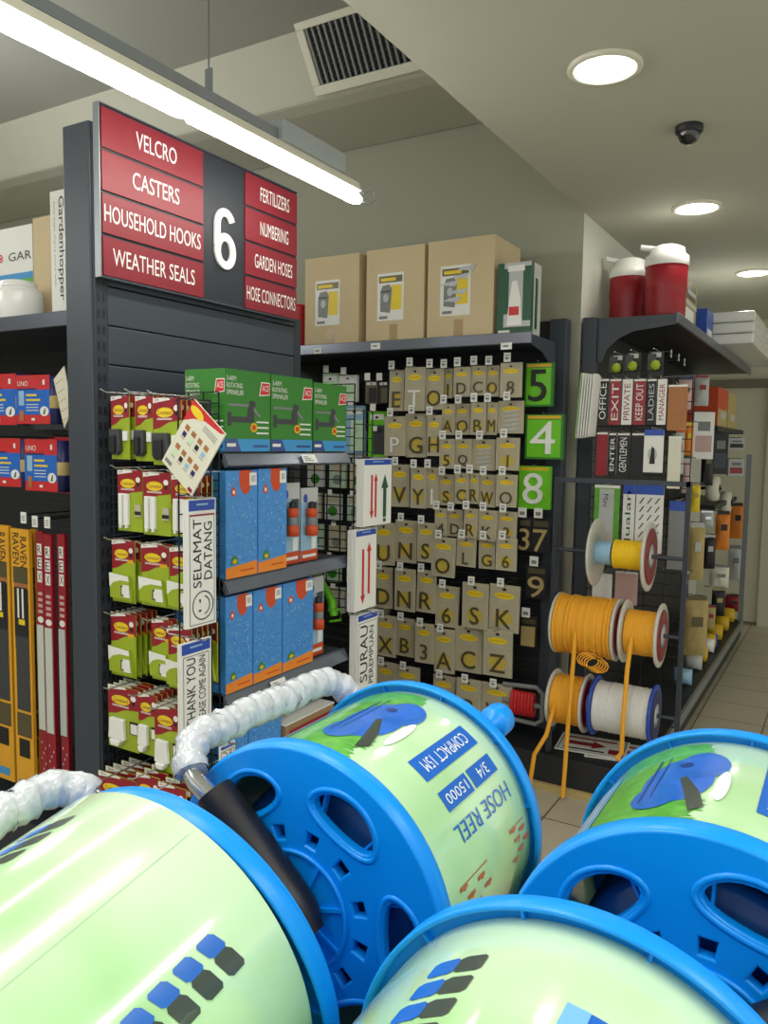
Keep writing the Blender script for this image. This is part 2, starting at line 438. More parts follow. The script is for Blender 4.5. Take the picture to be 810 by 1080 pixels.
gpart('front_mesh', m3); gpart('front_mesh', m4)
gpart('base_plinth', lambda b: b.box(-1.955, XS, 1.55, 2.46, 0, .14, 'charcoal_dark'), .004)

# aisle sign
SX = -1.81
t = thing('aisle_sign', 'large red and charcoal aisle 6 directory sign on the gondola top', 'sign', faceX(SX, 1.507, 1.947) @ Matrix.Diagonal((.98, 1, .98, 1)))
b = MB(); b.box(0, .905, .004, .022, 0, .467, 'sign_black'); b.box(-.004, 0, -.002, .022, -.004, .471, 'steel_grey'); b.box(0, .905, -.002, .022, .467, .471, 'charcoal'); b.box(0, .905, -.002, .022, -.006, 0, 'charcoal')
b.build('backboard', t, .001)
hh = .467/4
rows = (('WEATHER SEALS', .04, .365), ('HOUSEHOLD HOOKS', .012, .392), ('CASTERS', .115, .30), ('VELCRO', .13, .29))
for j, (tx, a, c) in enumerate(rows):
    b = MB(); z = j*hh+.003; b.box(.006, .405, -.001, .004, z, z+hh-.009, 'sign_red')
    b.text(tx, a, c, z+.032, z+.080, -.0016, 'white_paper', bold=.006); b.build('name_panel', t)
rows = (('HOSE CONNECTORS', .618, .895), ('GARDEN HOSES', .66, .875), ('NUMBERING', .69, .85), ('FERTILIZERS', .69, .855))
for j, (tx, a, c) in enumerate(rows):
    b = MB(); z = j*hh+.003; b.box(.61, .903, -.001, .004, z, z+hh-.009, 'sign_red')
    b.text(tx, a, c, z+.030, z+.078, -.0016, 'white_paper', bold=.006); b.build('name_panel', t)
def ribbon(b, path, w, y0, y1, m):
    L, R_ = [], []
    for i, p in enumerate(path):
        a = path[max(0, i-1)]; c_ = path[min(len(path)-1, i+1)]; dx, dz = c_[0]-a[0], c_[1]-a[1]; q = math.hypot(dx, dz)
        L.append((p[0]-dz/q*w/2, p[1]+dx/q*w/2)); R_.append((p[0]+dz/q*w/2, p[1]-dx/q*w/2))
    for i in range(len(path)-1): b.prism([L[i], L[i+1], R_[i+1], R_[i]], y0, y1, m)
b = MB(); six = []
for i in range(15):                            # hook of the six, over the top and down the left side
    a = math.radians(20+160*i/14); six.append((.507+.036*math.cos(a), .258+.040*math.sin(a)))
six += [(.470, .22), (.4695, .185)]
ribbon(b, six, .026, -.004, .003, 'white_gloss')
def bowl(k, d): return (.508+(.0375+d)*math.cos(2*PI*k/36), .172+(.046+d)*math.sin(2*PI*k/36))
for i in range(36): b.prism([bowl(i, -.013), bowl(i, .013), bowl(i+1, .013), bowl(i+1, -.013)], -.0046, .003, 'white_gloss')
b.build('numeral', t)

# ------------------------------------------------------------------ adhesive hook packs on the gondola side mesh
def hook_pack(w, h, kind, seed=0):
    """card hanging from its top centre; origin at top-left front corner of the card, x right, z down negative"""
    b = MB(); T = .003
    b.box(0, w, 0, T, -h, -.0, 'lime')
    b.prism([(0, 0), (0, -.47*h), (.25*w, -.44*h), (.55*w, -.36*h), (w, -.33*h), (w, 0)], -.0006, .0, 'deep_red')
    b.prism([(0, 0), (w*.55, 0), (w*.62, -.005), (0, -.075*h)], -.0009, -.0006, 'white_paper')
    b.text('3M', .06*w, .2*w, -.05*h, -.015*h, -.0011, 'deep_red', bold=.008)
    b.ell(.42*w, -.215*h, .30*w, .075*h, -.0009, 'yellow')
    b.text('Command', .18*w, .66*w, -.245*h, -.185*h, -.0012, 'deep_red', bold=.010)
    for i in range(2): b.rect(.14*w, .68*w, -.325*h+i*.018*h, -.316*h+i*.018*h, -.0009, 'white_paper')
    b.ell(.83*w, -.15*h, .09*w, .045*h, -.0009, 'white_paper', 12); b.rect(.78*w, .88*w, -.26*h, -.2*h, -.0009, 'near_black')
    if kind in ('fold',): b.rect(.68*w, .94*w, -.36*h, -.30*h, -.0009, 'gold')
    return b
def hook_pack_parts(o, w, h, kind):
    b = MB()
    if kind == 'black':
        b.prism([(.08*w, -.52*h), (.62*w, -.52*h), (.66*w, -.86*h), (.5*w, -.93*h), (.2*w, -.93*h), (.08*w, -.86*h)], -.016, -.0006, 'dark_grey')
        b.prism([(.2*w, -.62*h), (.5*w, -.62*h), (.5*w, -.9*h), (.2*w, -.9*h)], -.024, -.016, 'near_black')
        b.build('plastic_hook', o, .003)
        b = MB(); b.box(.7*w, .95*w, -.006, -.0006, -.70*h, -.55*h, 'white_paper'); b.build('adhesive_strip', o)
    elif kind == 'strip':
        b.box(.12*w, .50*w, -.010, -.0006, -.90*h, -.38*h, 'white_gloss'); b.box(.28*w, .34*w, -.012, -.010, -.88*h, -.40*h, 'light_grey')
        b.box(.14*w, .22*w, -.010, -.001, -.95*h, -.90*h, 'white_gloss'); b.box(.38*w, .46*w, -.010, -.001, -.95*h, -.90*h, 'white_gloss'); b.build('picture_strip', o, .001)
        b = MB(); b.box(.72*w, .96*w, -.004, -.0006, -.75*h, -.55*h, 'bag_clear'); b.box(.72*w, .96*w, -.0045, -.004, -.72*h, -.66*h, 'near_black'); b.build('spare_strip', o)
    elif kind == 'fold':
        b.prism([(-.02*w, -.53*h), (.80*w, -.56*h), (.98*w, -.96*h), (.02*w, -.93*h)], -.010, -.0006, 'lime')
        b.prism([(-.02*w, -.53*h), (.82*w, -.56*h), (.84*w, -.64*h), (.45*w, -.635*h), (.16*w, -.68*h), (0, -.76*h)], -.0108, -.010, 'white_paper')
        b.prism([(.60*w, -.70*h), (.86*w, -.70*h), (.9*w, -.9*h), (.64*w, -.9*h)], -.013, -.0108, 'white_gloss')
        b.rect(.5*w, .62*w, -.88*h, -.72*h, -.0112, 'near_black'); b.rect(.54*w, .7*w, -.86*h, -.74*h, -.0114, 'white_paper')
        b.build('leaflet', o)
    elif kind == 'hook':
        b.prism([(.14*w, -.50*h), (.58*w, -.50*h), (.62*w, -.84*h), (.1*w, -.84*h)], -.014, -.0006, 'white_gloss')
        b.prism([(.18*w, -.84*h), (.54*w, -.84*h), (.48*w, -.93*h), (.24*w, -.93*h)], -.020, -.0006, 'white_gloss'); b.build('plastic_hook', o, .003)
        b = MB(); b.box(.72*w, .98*w, -.003, -.0006, -.72*h, -.52*h, 'near_black'); b.box(.77*w, .98*w, -.005, -.003, -.70*h, -.55*h, 'white_paper'); b.build('adhesive_strip', o)
# rows: (kind, colour words, [(x0, y0, x1, y1, n_behind, look), ...]) measured on the plane of the front packs
ROWS = [
 ('black', 'with a dark plastic hook', [(117, 418, 136, 484, 2), (143, 418, 161, 486, 2), (161.5, 420, 191, 490, 3)]),
 ('strip', 'with white picture strips', [(124, 495.5, 150, 559, 1), (151, 498, 180, 563, 1), (181, 501, 212, 565, 2)]),
 ('fold', 'with white leaflet', [(118, 569, 142, 633, 1), (149, 573, 178, 637, 1), (179, 577, 204, 642, 1)]),
 ('fold', 'with white leaflet', [(117, 645, 143, 710, 4), (160, 652, 181, 715, 1), (177.5, 660, 202, 724, 5)]),
 ('hook', 'with a white plastic hook', [(114, 721, 146, 785, 3), (146, 730, 165, 793, 4), (163, 742, 190, 811, 4)]),
 ('hook', 'with red top above the pale reel', [(104, 812, 143, 880, 4), (144, 814, 168, 884, 4), (167, 824, 196, 892, 4)])]
ROWNAME = ['top', 'second', 'third', 'fourth', 'fifth', 'lowest']
CN = ['left', 'middle', 'right']
YFR = 1.53
for r, (kind, words, packs) in enumerate(ROWS):
    for c, (x0, y0, x1, y1, nb) in enumerate(packs):
        p = at(x0, y0, y=YFR); q = at(x1, y0, y=YFR); s = at(x0, y1, y=YFR)
        w = q.x-p.x; h = p.z-s.z; dy = -.012*(c == 1)-.022*(c == 2)-(.03 if r == 4 else .085 if r == 5 else 0)
        p = at(x0, y0, y=YFR+dy); q = at(x1, y0, y=YFR+dy); s = at(x0, y1, y=YFR+dy); w = q.x-p.x; h = p.z-s.z
        p = at(x0, y0, y=YFR+dy)
        pk = hook_pack(w, h, kind).build('adhesive_hook_pack', None)
        pk.matrix_world = Matrix.Translation(p)
        tag(pk, f'front red-lime hook pack {words}, {CN[c]} stack, {ROWNAME[r]} row', 'hook pack', 'red and lime hook packs on the gondola')
        hook_pack_parts(pk, w, h, kind)
        st = .0195 if r < 5 else .027
        for k in range(1, nb+1):
            copy_tree(pk, Matrix.Translation((p.x+random.uniform(-.002, .002), p.y+k*st, p.z+random.uniform(-.001, .003))), f'red-lime hook pack, {ORD[k]} from the front, {CN[c]} stack, {ROWNAME[r]} row')
        hk = MB(G.copy()); xm = p.x+w*.5; zt = p.z+.004
        hk.tube([(xm, YM, zt+.004), (xm, YFR-.05+dy, zt+.004), (xm-.003, YFR-.065+dy, zt+.012)], .0022, 'chrome', 6)
        hk.build('display_hook', g)

# folded leaflet hanging from the top row
c4 = [at(x, y, y=1.42) for x, y in ((206, 421), (172, 486), (211, 521), (239, 458))]
def quad_frame(pts):      # origin TL corner, u along the top edge, v down
    o = pts[0]; u = (pts[3]-pts[0]); v = (pts[1]-pts[0]); return o, u, v
o_, u_, v_ = quad_frame(c4)
n_ = u_.cross(v_).normalized()
if n_.y > 0: n_ = -n_
def lf(u, v, k=0.0): return o_+u_*u+v_*v+n_*k
b = MB()
F = [lf(0, 0, .004), lf(0, 1, .004), lf(1, 1, .004), lf(1, 0, .004), lf(0, 0), lf(0, 1), lf(1, 1), lf(1, 0)]
b.add(F, [(0, 1, 2, 3), (7, 6, 5, 4), (0, 4, 5, 1), (1, 5, 6, 2), (2, 6, 7, 3), (3, 7, 4, 0)], 'ivory')
def lfq(u0, u1, v0, v1, m, k=.0046): b.add([lf(u0, v0, k), lf(u0, v1, k), lf(u1, v1, k), lf(u1, v0, k)], [(0, 1, 2, 3)], m)
b.add([lf(0, 0, .0043), lf(0, .33, .0043), lf(.2, .2, .0043), lf(.45, .1, .0043), lf(.9, .05, .0043), lf(1, 0, .0043)], [tuple(range(6))], 'bright_red')
b.add([lf(.22+.2*math.cos(a)*1.0, .10+.06*math.sin(a)-.0*a, .005) for a in [2*PI*i/16 for i in range(16)]], [tuple(range(16))], 'yellow')
for i in range(4):
    for j in range(2):
        u = .12+.2*i; v = .32+.30*j
        lfq(u, u+.12, v, v+.07, 'wood'); lfq(u+.01, u+.11, v+.10, v+.17, ('navy', 'mint', 'near_black', 'pale_blue')[(i+j) % 4]); lfq(u, u+.12, v+.19, v+.20, 'mid_grey')
for i in range(3): lfq(.5, .9, .14+.03*i, .15+.03*i, 'mid_grey')
lfq(.05, .25, .9, .95, 'mid_grey'); lfq(.84, .96, .93, .98, 'deep_red')
tag(b.build('product_leaflet', None), 'tilted cream product leaflet hanging from a wire hook in front of the hook packs', 'leaflet')
b = MB(); p = c4[0]; b.tube([(p.x, YM, p.z+.008), (p.x, 1.41, p.z+.008), (p.x-.004, 1.40, p.z+.02)], .0025, 'chrome', 6); b.M = G.copy(); 
b2 = MB(G.copy()); b2.tube([(-1.53, YM, p.z+.004), (-1.53, 1.50, p.z+.004), (p.x, 1.43, p.z+.004), (p.x, 1.405, p.z+.010)], .0025, 'chrome', 6); b2.build('display_hook', g)

# ------------------------------------------------------------------ hanging door signs (face the aisle)
def door_sign(w, h, head, draw):
    b = MB(); T = .004
    b.box(0, w, 0, T, 0, h, 'white_paper'); b.rect(.004, w-.004, h-head, h-.003, -.0006, 'royal')
    b.rect(.3*w, .7*w, h-head*.55, h-head*.4, -.001, 'pale_blue'); draw(b, w, h-head); return b
def frame_line(b, x0, x1, z0, z1, m, t=.0016):
    for q in ((x0, x1, z0, z0+t), (x0, x1, z1-t, z1), (x0, x0+t, z0, z1), (x1-t, x1, z0, z1)): b.rect(q[0], q[1], q[2], q[3], -.0008, m)
def d_selamat(b, w, h):
    frame_line(b, .06*w, .94*w, .02*h, .97*h, 'dark_grey'); b.rect(.06*w, .94*w, .955*h, .97*h, -.0009, 'deep_red')
    b.text('SELAMAT', .18*w, .47*w, .34*h, .93*h, -.001, 'near_black', rot=1, bold=.008)
    b.text('DATANG', .56*w, .85*w, .40*h, .90*h, -.001, 'near_black', rot=1, bold=.008)
    b.M = b.M @ Matrix.Translation((.52*w, 0, .18*h)) @ Matrix.Diagonal((.36*w/.1, 1, .36*w/.1, 1))
    b.ring(0, 0, .1, .008, -.001, 'near_black'); b.ell(-.03, .035, .008, .014, -.001, 'near_black', 10); b.ell(-.03, -.035, .014, .008, -.001, 'near_black', 10)
    vs = []
    for i in range(9):
        a = -PI/2.4+i*PI/1.2/8; vs.append((.062*math.cos(a), .062*math.sin(a)))
    for i in range(8): b.poly([vs[i], vs[i+1], (vs[i+1][0]*1.13, vs[i+1][1]*1.13), (vs[i][0]*1.13, vs[i][1]*1.13)], -.001, 'near_black')
def d_thanks(b, w, h):
    frame_line(b, .08*w, .92*w, .03*h, .97*h, 'dark_grey')
    b.text('THANK YOU', .18*w, .47*w, .06*h, .94*h, -.001, 'near_black', rot=1, bold=.008)
    b.text('PLEASE COME AGAIN', .58*w, .80*w, .06*h, .94*h, -.001, 'near_black', rot=1)
def arrow(b, cx, z0, z1, w, m, two=False):
    hw = w; sw = w*.45; L = w*2.0
    b.rect(cx-sw, cx+sw, z0+(L if two or z1 < z0 else 0), z1-L, -.001, m)
    b.poly([(cx-hw, z1-L), (cx+hw, z1-L), (cx, z1)], -.001, m)
def arrow_dn(b, cx, z0, z1, w, m):
    b.rect(cx-w*.45, cx+w*.45, z0+2*w, z1, -.001, m); b.poly([(cx+w, z0+2*w), (cx-w, z0+2*w), (cx, z0)], -.001, m)
def d_arrow_green(b, w, h):
    arrow_dn(b, .28*w, .12*h, .84*h, .07*w, 'bright_red'); arrow(b, .42*w, .14*h, .86*h, .07*w, 'bright_red')
    arrow(b, .75*w, .12*h, .84*h, .13*w, 'dark_green'); b.rect(.70*w, .80*w, .04*h, .10*h, -.001, 'dark_green')
def d_arrow_red(b, w, h):
    arrow_dn(b, .36*w, .08*h, .82*h, .11*w, 'bright_red'); arrow(b, .64*w, .20*h, .90*h, .11*w, 'bright_red')
def d_surau(b, w, h):
    frame_line(b, .05*w, .95*w, .03*h, .97*h, 'dark_grey')
    b.text('SURAU', .14*w, .5*w, .16*h, .93*h, -.001, 'near_black', rot=1, bold=.008); b.text('PEREMPUAN', .58*w, .80*w, .10*h, .90*h, -.001, 'near_black', rot=1)
def hang_sign(px, draw, head, name, label, xp, nback, group, tilt=0.0, short='', gap=.0055):
    (x0, y0), (x1, y1) = px
    p = at(x0, y1, x=xp); q = at(x1, y1, x=xp); tp = at(x0, y0, x=xp)
    w = q.y-p.y; h = tp.z-p.z
    M = faceX(xp, p.y, p.z) @ Matrix.Rotation(tilt, 4, 'Y')
    o = door_sign(w, h, head, draw).build(name, None); o.matrix_world = M; tag(o, label, 'sign', group)
    for k in range(1, nback+1):
        b = MB(); b.box(0, w, 0, .004, 0, h, 'white_paper'); b.rect(.004, w-.004, h-head, h-.003, -.0006, 'royal')
        s = b.build(name, None); s.matrix_world = faceX(xp-gap*k, p.y+random.uniform(-.002, .002), p.z-.001) @ Matrix.Rotation(tilt, 4, 'Y')
        tag(s, f'edge of door sign, {ORD[k]} from the front in the {short} stack', 'sign', group)
    hb = MB(G.copy()); ym = p.y+w*.5; zt = p.z+h+.004
    hb.tube([(min(XS, xp-.03), ym, zt), (xp+.03, ym, zt), (xp+.038, ym, zt+.006)], .0022, 'chrome', 6); hb.build('display_hook', g)
hang_sign(((198.5, 527), (228, 664)), d_selamat, .030, 'door_sign', 'white smiley door sign reading SELAMAT DATANG left of the blue boxes', -1.415, 2, 'door signs hanging on the near mesh', short='SELAMAT DATANG', gap=.005)
hang_sign(((191, 680), (223, 776)), d_thanks, .030, 'door_sign', 'white door sign reading THANK YOU, below the smiley sign', -1.405, 1, 'door signs hanging on the near mesh', short='THANK YOU', gap=.005)
hang_sign(((232, 788), (248, 850)), d_thanks, .012, 'door_sign', 'white door sign peeping above the blue reel flange, below THANK YOU', -1.43, 0, 'door signs hanging on the near mesh')
hang_sign(((383, 484), (412, 556)), d_arrow_green, .022, 'door_sign', 'white sign with red double arrow and green arrow beyond the gondola shelves', -1.44, 5, 'arrow signs on the far mesh', short='red and green arrow')
hang_sign(((374, 560), (396, 646)), d_arrow_red, .022, 'door_sign', 'white sign with one big red double arrow, below the green arrow sign', -1.44, 5, 'arrow signs on the far mesh', short='red double arrow')
hang_sign(((376, 650), (397, 735)), d_surau, .024, 'door_sign', 'white sign reading SURAU, lowest of the far mesh signs', -1.44, 5, 'arrow signs on the far mesh', short='SURAU')

# ------------------------------------------------------------------ boxes on the gondola shelves
def carton_on_shelf(px0, px1, pyt, zsh, xp, depth, draw, name, label, cat, group, side=None, base=None):
    p = at(px0, pyt, x=xp); q = at(px1, pyt, x=xp); p.y = max(p.y, YM+.012); w = q.y-p.y-.003; h = p.z-zsh
    ab = [z for z in SHZ if z > zsh+.1]
    if ab: h = min(h, min(ab)-.047-zsh)
    b = MB(); b.box(0, w, 0, depth, 0, h, base); draw(b, w, h)
    o = b.build(name, None); o.matrix_world = faceX(xp, p.y, zsh+.001)
    tag(o, label, cat, group); return o, w, h
def d_sprinkler(b, w, h, side=False):
    b.rect(0, w, 0, .155*h, -.0005, 'sky'); b.poly([(0, 0), (.34*w, 0), (.25*w, .155*h), (0, .155*h)], -.0008, 'print_navy')
    b.rect(.03*w, .22*w, .06*h, .10*h, -.0012, 'white_paper'); b.rect(.6*w, .95*w, .05*h, .08*h, -.0012, 'print_navy')
    for i, (s, L) in enumerate((('3-ARM', .20), ('ROTATING', .34), ('SPRINKLER', .36))):
        b.text(s, .03*w, (.03+L)*w, (.86-.085*i)*h, (.92-.085*i)*h, -.0008, 'white_paper', bold=.01)
    b.poly([(.74*w, .70*h), (.99*w, .72*h), (1.0*w, .88*h), (.79*w, .88*h)], -.0008, 'white_paper')
    b.poly([(.76*w, .715*h), (.98*w, .73*h), (.985*w, .868*h), (.805*w, .868*h)], -.0011, 'bright_red'); b.text('ACE', .81*w, .96*w, .765*h, .84*h, -.0014, 'white_paper', bold=.008)
    b.rect(.06*w, .52*w, .36*h, .43*h, -.0008, 'dark_grey'); b.rect(.05*w, .13*w, .31*h, .48*h, -.001, 'dark_grey')
    b.poly([(.46*w, .36*h), (.62*w, .36*h), (.66*w, .62*h), (.54*w, .64*h), (.48*w, .5*h)], -.0009, 'dark_grey')
    b.rect(.06*w, .5*w, .555*h, .585*h, -.001, 'mid_grey'); b.poly([(.62*w, .5*h), (.76*w, .42*h), (.77*w, .45*h), (.62*w, .56*h)], -.001, 'mid_grey')
    b.ell(.62*w, .30*h, .08*w, .06*h, -.0012, 'gold'); b.ell(.62*w, .30*h, .045*w, .035*h, -.0014, 'orange_red')
    for i in range(3): b.rect(.68*w, .96*w, (.36-.07*i)*h, (.38-.07*i)*h, -.001, 'white_paper')
def add_side(o, draw, depth, h, name='end_print'):
    b = MB(Matrix.Rotation(-PI/2, 4, 'Z') @ Matrix.Translation((-depth, -.0003, 0))); draw(b, depth, h); b.build(name, o)
gname = 'green sprinkler boxes on the top shelf'
SPR = [(234, 285.5, 388, 'leftmost green sprinkler box, with its end panel showing'), (286, 330, 395, 'green sprinkler box in the middle of three'), (331, 366, 403.5, 'green sprinkler box farthest along the shelf')]
for k, (a, c_, yt, lab) in enumerate(SPR):
    o, w, h = carton_on_shelf(a, c_, yt, SHZ[0]+.004, XS+.012, .15, d_sprinkler, 'sprinkler_box', lab, 'box', gname, base='ace_green')
    if k == 0: add_side(o, d_sprinkler, .15, h)
def d_bluebox(b, w, h):
    b.prism([(0, 0), (w, 0), (w, .135*h), (0, .10*h)], -.0006, 0, 'orange')
    b.rect(.45*w, .9*w, .05*h, .065*h, -.001, 'orange_red')
    b.M = b.M.copy()
    b.poly([(.42*w, h), (.42*w, .87*h), (.5*w, .80*h), (.62*w, .77*h), (.74*w, .80*h), (.82*w, .87*h), (.82*w, h)], -.0006, 'orange_red')
    b.rect(.74*w, .97*w, .855*h, .975*h, -.001, 'white_paper'); b.rect(.79*w, .93*w, .89*h, .95*h, -.0013, 'light_grey')
    b.ell(.24*w, .80*h, .085*w, .04*h, -.0008, 'orange_red', 14); b.poly([(.2*w, .82*h), (.28*w, .82*h), (.24*w, .87*h)], -.0009, 'orange_red'); b.ell(.24*w, .80*h, .04*w, .02*h, -.0011, 'white_paper', 10)
    rnd = random.Random(int(w*1e5))
    for i in range(110):
        u, v = rnd.uniform(.05, .95), rnd.uniform(.18, .95); r_ = rnd.uniform(.006, .016)
        if .38 < u < .98 and v > .75: continue
        b.ell(u*w, v*h, r_*w*1.3, r_*h*.8, -.0007, 'pale_blue' if i % 3 else 'print_blue', 6)
    b.poly([(.14*w, .125*h), (.40*w, .13*h), (.34*w, .19*h), (.25*w, .215*h), (.18*w, .18*h)], -.0012, 'ace_green'); b.ell(.27*w, .155*h, .07*w, .022*h, -.0015, 'gold', 10)
gname = 'blue water gun boxes on the gondola shelves'
for k, (a, c_, yt, lab) in enumerate([(238, 272, 497, 'blue droplet-print box nearest the camera on the middle shelf'), (272.5, 303, 494, 'blue droplet-print box next to the clear connector packs on the middle shelf')]):
    o, w, h = carton_on_shelf(a, c_, yt, SHZ[1]+.004, XS+.012, .20, d_bluebox, 'garden_hose_box', lab, 'box', gname, base='pack_blue')
for k, (a, c_, yt, lab) in enumerate([(232, 267, 617, 'blue droplet-print box nearest the camera on the lower shelf'), (267.5, 298, 610, 'blue droplet-print box in the middle of the lower shelf'), (298.5, 331, 603.5, 'blue droplet-print box farthest along the lower shelf')]):
    o, w, h = carton_on_shelf(a, c_, yt, SHZ[2]+.004, XS+.012, .20, d_bluebox, 'garden_hose_box', lab, 'box', gname, base='pack_blue')
for k, (a, c_, yt, lab) in enumerate([(222, 262, 739, 'blue box on the lowest shelf, behind the wrapped handle'), (262.5, 297, 727, 'blue box on the lowest shelf, beside the white topped carton')]):
    o, w, h = carton_on_shelf(a, c_, yt, SHZ[3]+.004, XS+.012, .20, d_bluebox, 'garden_hose_box', lab, 'box', gname, base='pack_blue')
# low white-topped carton
p0 = at(301, 766, x=-1.478); p1 = at(352, 743, x=-1.478); HC = p0.z-SHZ[3]-.006
b = MB(); L = p1.y-p0.y; b.box(0, L, 0, .30, 0, HC, 'carton_dark'); b.box(-.001, L+.001, -.001, .301, HC, HC+.004, 'white_paper'); b.rect(.02, L-.02, HC-.05, HC-.02, -.001, 'deep_red')
o = b.build('flat_carton', None); o.matrix_world = faceX(-1.478, p0.y, SHZ[3]+.005); tag(o, 'brown carton with a white top low on the gondola, behind the blue reel', 'box')
# clear connector packs
def connector(px, yt, zsh, label):
    p = at(px[0], yt, x=XS+.005); q = at(px[1], yt, x=XS+.005); w = q.y-p.y; h = p.z-zsh
    t = thing('hose_connector_pack', label, 'hose connector', faceX(XS+.005, p.y, zsh+.002), 'clear hose connector packs')
    b = MB(); b.box(0, w, .03, .034, 0, h, 'pale_blue'); b.rect(0, w, .8*h, h, .0295, 'light_grey'); b.ell(.25*w, .86*h, .12*w, .06*h, .029, 'royal', 12); b.rect(0, w, 0, .15*h, .0295, 'orange_red'); b.rect(.1*w, .9*w, .05*h, .09*h, .029, 'white_paper'); b.rect(.62*w, .9*w, .16*h, .32*h, .029, 'white_paper')
    b.rect(.55*w, .95*w, .34*h, .8*h, .0293, 'dark_grey'); b.build('card', t)
    b = MB(); b.lathe([(.001, 0), (.020, 0), (.020, .03), (.014, .034), (.014, .06), (.018, .062), (.018, .085), (.010, .09), (.001, .09)], 'orange_red', o=(.38*w, .012, .36*h), n=16)
    b.lathe([(.0145, .034), (.0155, .036), (.0155, .058), (.0145, .06)], 'mid_grey', o=(.38*w, .012, .36*h), n=16); b.lathe([(.012, .085), (.012, .105), (.006, .11)], 'near_black', o=(.38*w, .012, .36*h), n=12); b.build('connector', t)
    return t
connector((305, 324), 511, SHZ[1], 'clear orange hose connector pack beside the blue boxes on the middle shelf')
connector((325.5, 343), 516, SHZ[1], 'clear orange hose connector pack at the far end of the middle shelf')
connector((333, 349), 612, SHZ[2], 'clear connector pack at the far end of the lower shelf')
# green spray nozzle hanging at the far mesh
p = at(350, 640, y=2.27)
t = thing('spray_nozzle', 'green garden spray nozzle hanging on the far mesh above the lower shelf', 'spray nozzle', Matrix.Translation(p))
b = MB(); b.tube([(-.05, 0, .09), (-.02, 0, .05), (0, 0, .02), (.01, 0, -.03)], [.012, .014, .017, .015], 'bright_green', 10); b.build('grip', t)
b = MB(); b.tube([(-.06, 0, .105), (-.09, 0, .125)], [.014, .02], 'tan', 10); b.build('nozzle_head', t)
b = MB(); b.tube([(.0, -.01, -.01), (.045, -.01, .0), (.045, -.01, -.04), (0, -.01, -.05)], .005, 'bright_green', 6); b.build('trigger', t)

# ------------------------------------------------------------------ bay at the left, facing the camera
lip = at(33, 343, y=1.62); ZL = lip.z+.02
t_bay = thing('endcap_shelving', 'dark shelving bay at the left edge with bluish top shelf and dark back', 'shelving', Matrix.Translation((-2.3, 1.95, 0)))
LB = Matrix.Translation((2.3, -1.95, 0))
b = MB(LB.copy()); b.box(-4.2, -1.955, 1.62, 2.1, ZL-.025, ZL, 'charcoal'); b.build('top_shelf', t_bay, .002)
b = MB(LB.copy()); b.box(-4.2, -1.955, 1.605, 1.62, ZL-.034, ZL+.012, 'shelf_lip'); b.build('price_channel', t_bay, .002)
b = MB(LB.copy()); b.box(-4.2, -1.955, 2.1, 2.13, 0, ZL+.1, 'black_metal'); b.build('back_panel', t_bay)
b = MB(LB.copy())
for i in range(60): b.box(-2.9, -1.955, 2.096, 2.1, .3+i*.025, .304+i*.025, 'charcoal_dark')
for z in (1.71, 1.53, 1.30): b.box(-2.9, -1.955, 2.06, 2.08, z, z+.02, 'charcoal')
b.build('hook_rail', t_bay)
b = MB(LB.copy()); b.box(-2.9, -1.955, 1.62, 2.1, .0, .18, 'charcoal_dark'); b.build('base_deck', t_bay)
# boxes on its top
def plain_box(px, Y, depth, z0, m, name, label, draw=None, bevel=.002, cat='box'):
    p = at(px[0], px[1], y=Y); q = at(px[2], px[1], y=Y); b = MB(); w = q.x-p.x; h = p.z-z0
    b.box(0, w, 0, depth, 0, h, m)
    if draw: draw(b, w, h)
    o = b.build(name, None); o.matrix_world = Matrix.Translation((p.x, Y, z0+.001)); return tag(o, label, cat)
def d_gar(b, w, h):
    b.ring(.66*w, .72*h, .012, .006, -.001, 'bright_red'); b.ell(.66*w, .72*h, .006, .006, -.001, 'bright_red', 10); b.text('GARDENA', .74*w, 1.18*w, .68*h, .76*h, -.001, 'near_black', bold=.008) if False else b.text('GAR', .75*w, .99*w, .68*h, .76*h, -.001, 'near_black', bold=.008)
    b.rect(0, w, 0, .5*h, -.0006, 'lawn_green'); b.rect(0, w, .5*h, .56*h, -.0006, 'sky')
plain_box((-60, 255, 34), 1.80, .25, ZL, 'white_paper', 'white_carton', 'white box with a small red round emblem on the left shelf', d_gar)
plain_box((34.5, 231, 54), 1.80, .28, ZL, 'carton', 'brown_carton', 'tall plain brown carton behind the white spine box on the left shelf')
def d_hop(b, w, h):
    b.text('Gardenhopper', .50*w, .98*w, .13*h, .95*h, -.001, 'near_black', rot=3, bold=.008); b.text('Save trips, Carry more with', .22*w, .36*w, .25*h, .92*h, -.001, 'mid_grey', rot=3)
plain_box((52.5, 203, 67.5), 1.64, .3, ZL, 'white_paper', 'tall_white_box', 'tall white box with black vertical lettering beside the dark post', d_hop)
p = at(14, 335, y=1.66)
t = thing('plastic_canister', 'glossy white plastic canister at the left edge of the top shelf', 'canister', Matrix.Translation((p.x-.03, 1.705, ZL+.001)))
b = MB(); b.lathe([(.001, 0), (.072, 0), (.078, .01), (.078, .10), (.074, .115), (.060, .125), (.001, .125)], 'white_gloss', n=28); b.build('body', t)
b = MB(); b.lathe([(.058, .125), (.058, .14), (.05, .145), (.001, .145)], 'white_gloss', n=24); b.build('lid', t)
b = MB(); b.tube([(-.078, 0, .06), (-.11, 0, .05), (-.11, 0, .09), (-.075, 0, .10)], .006, 'white_gloss', 8); b.build('handle', t)
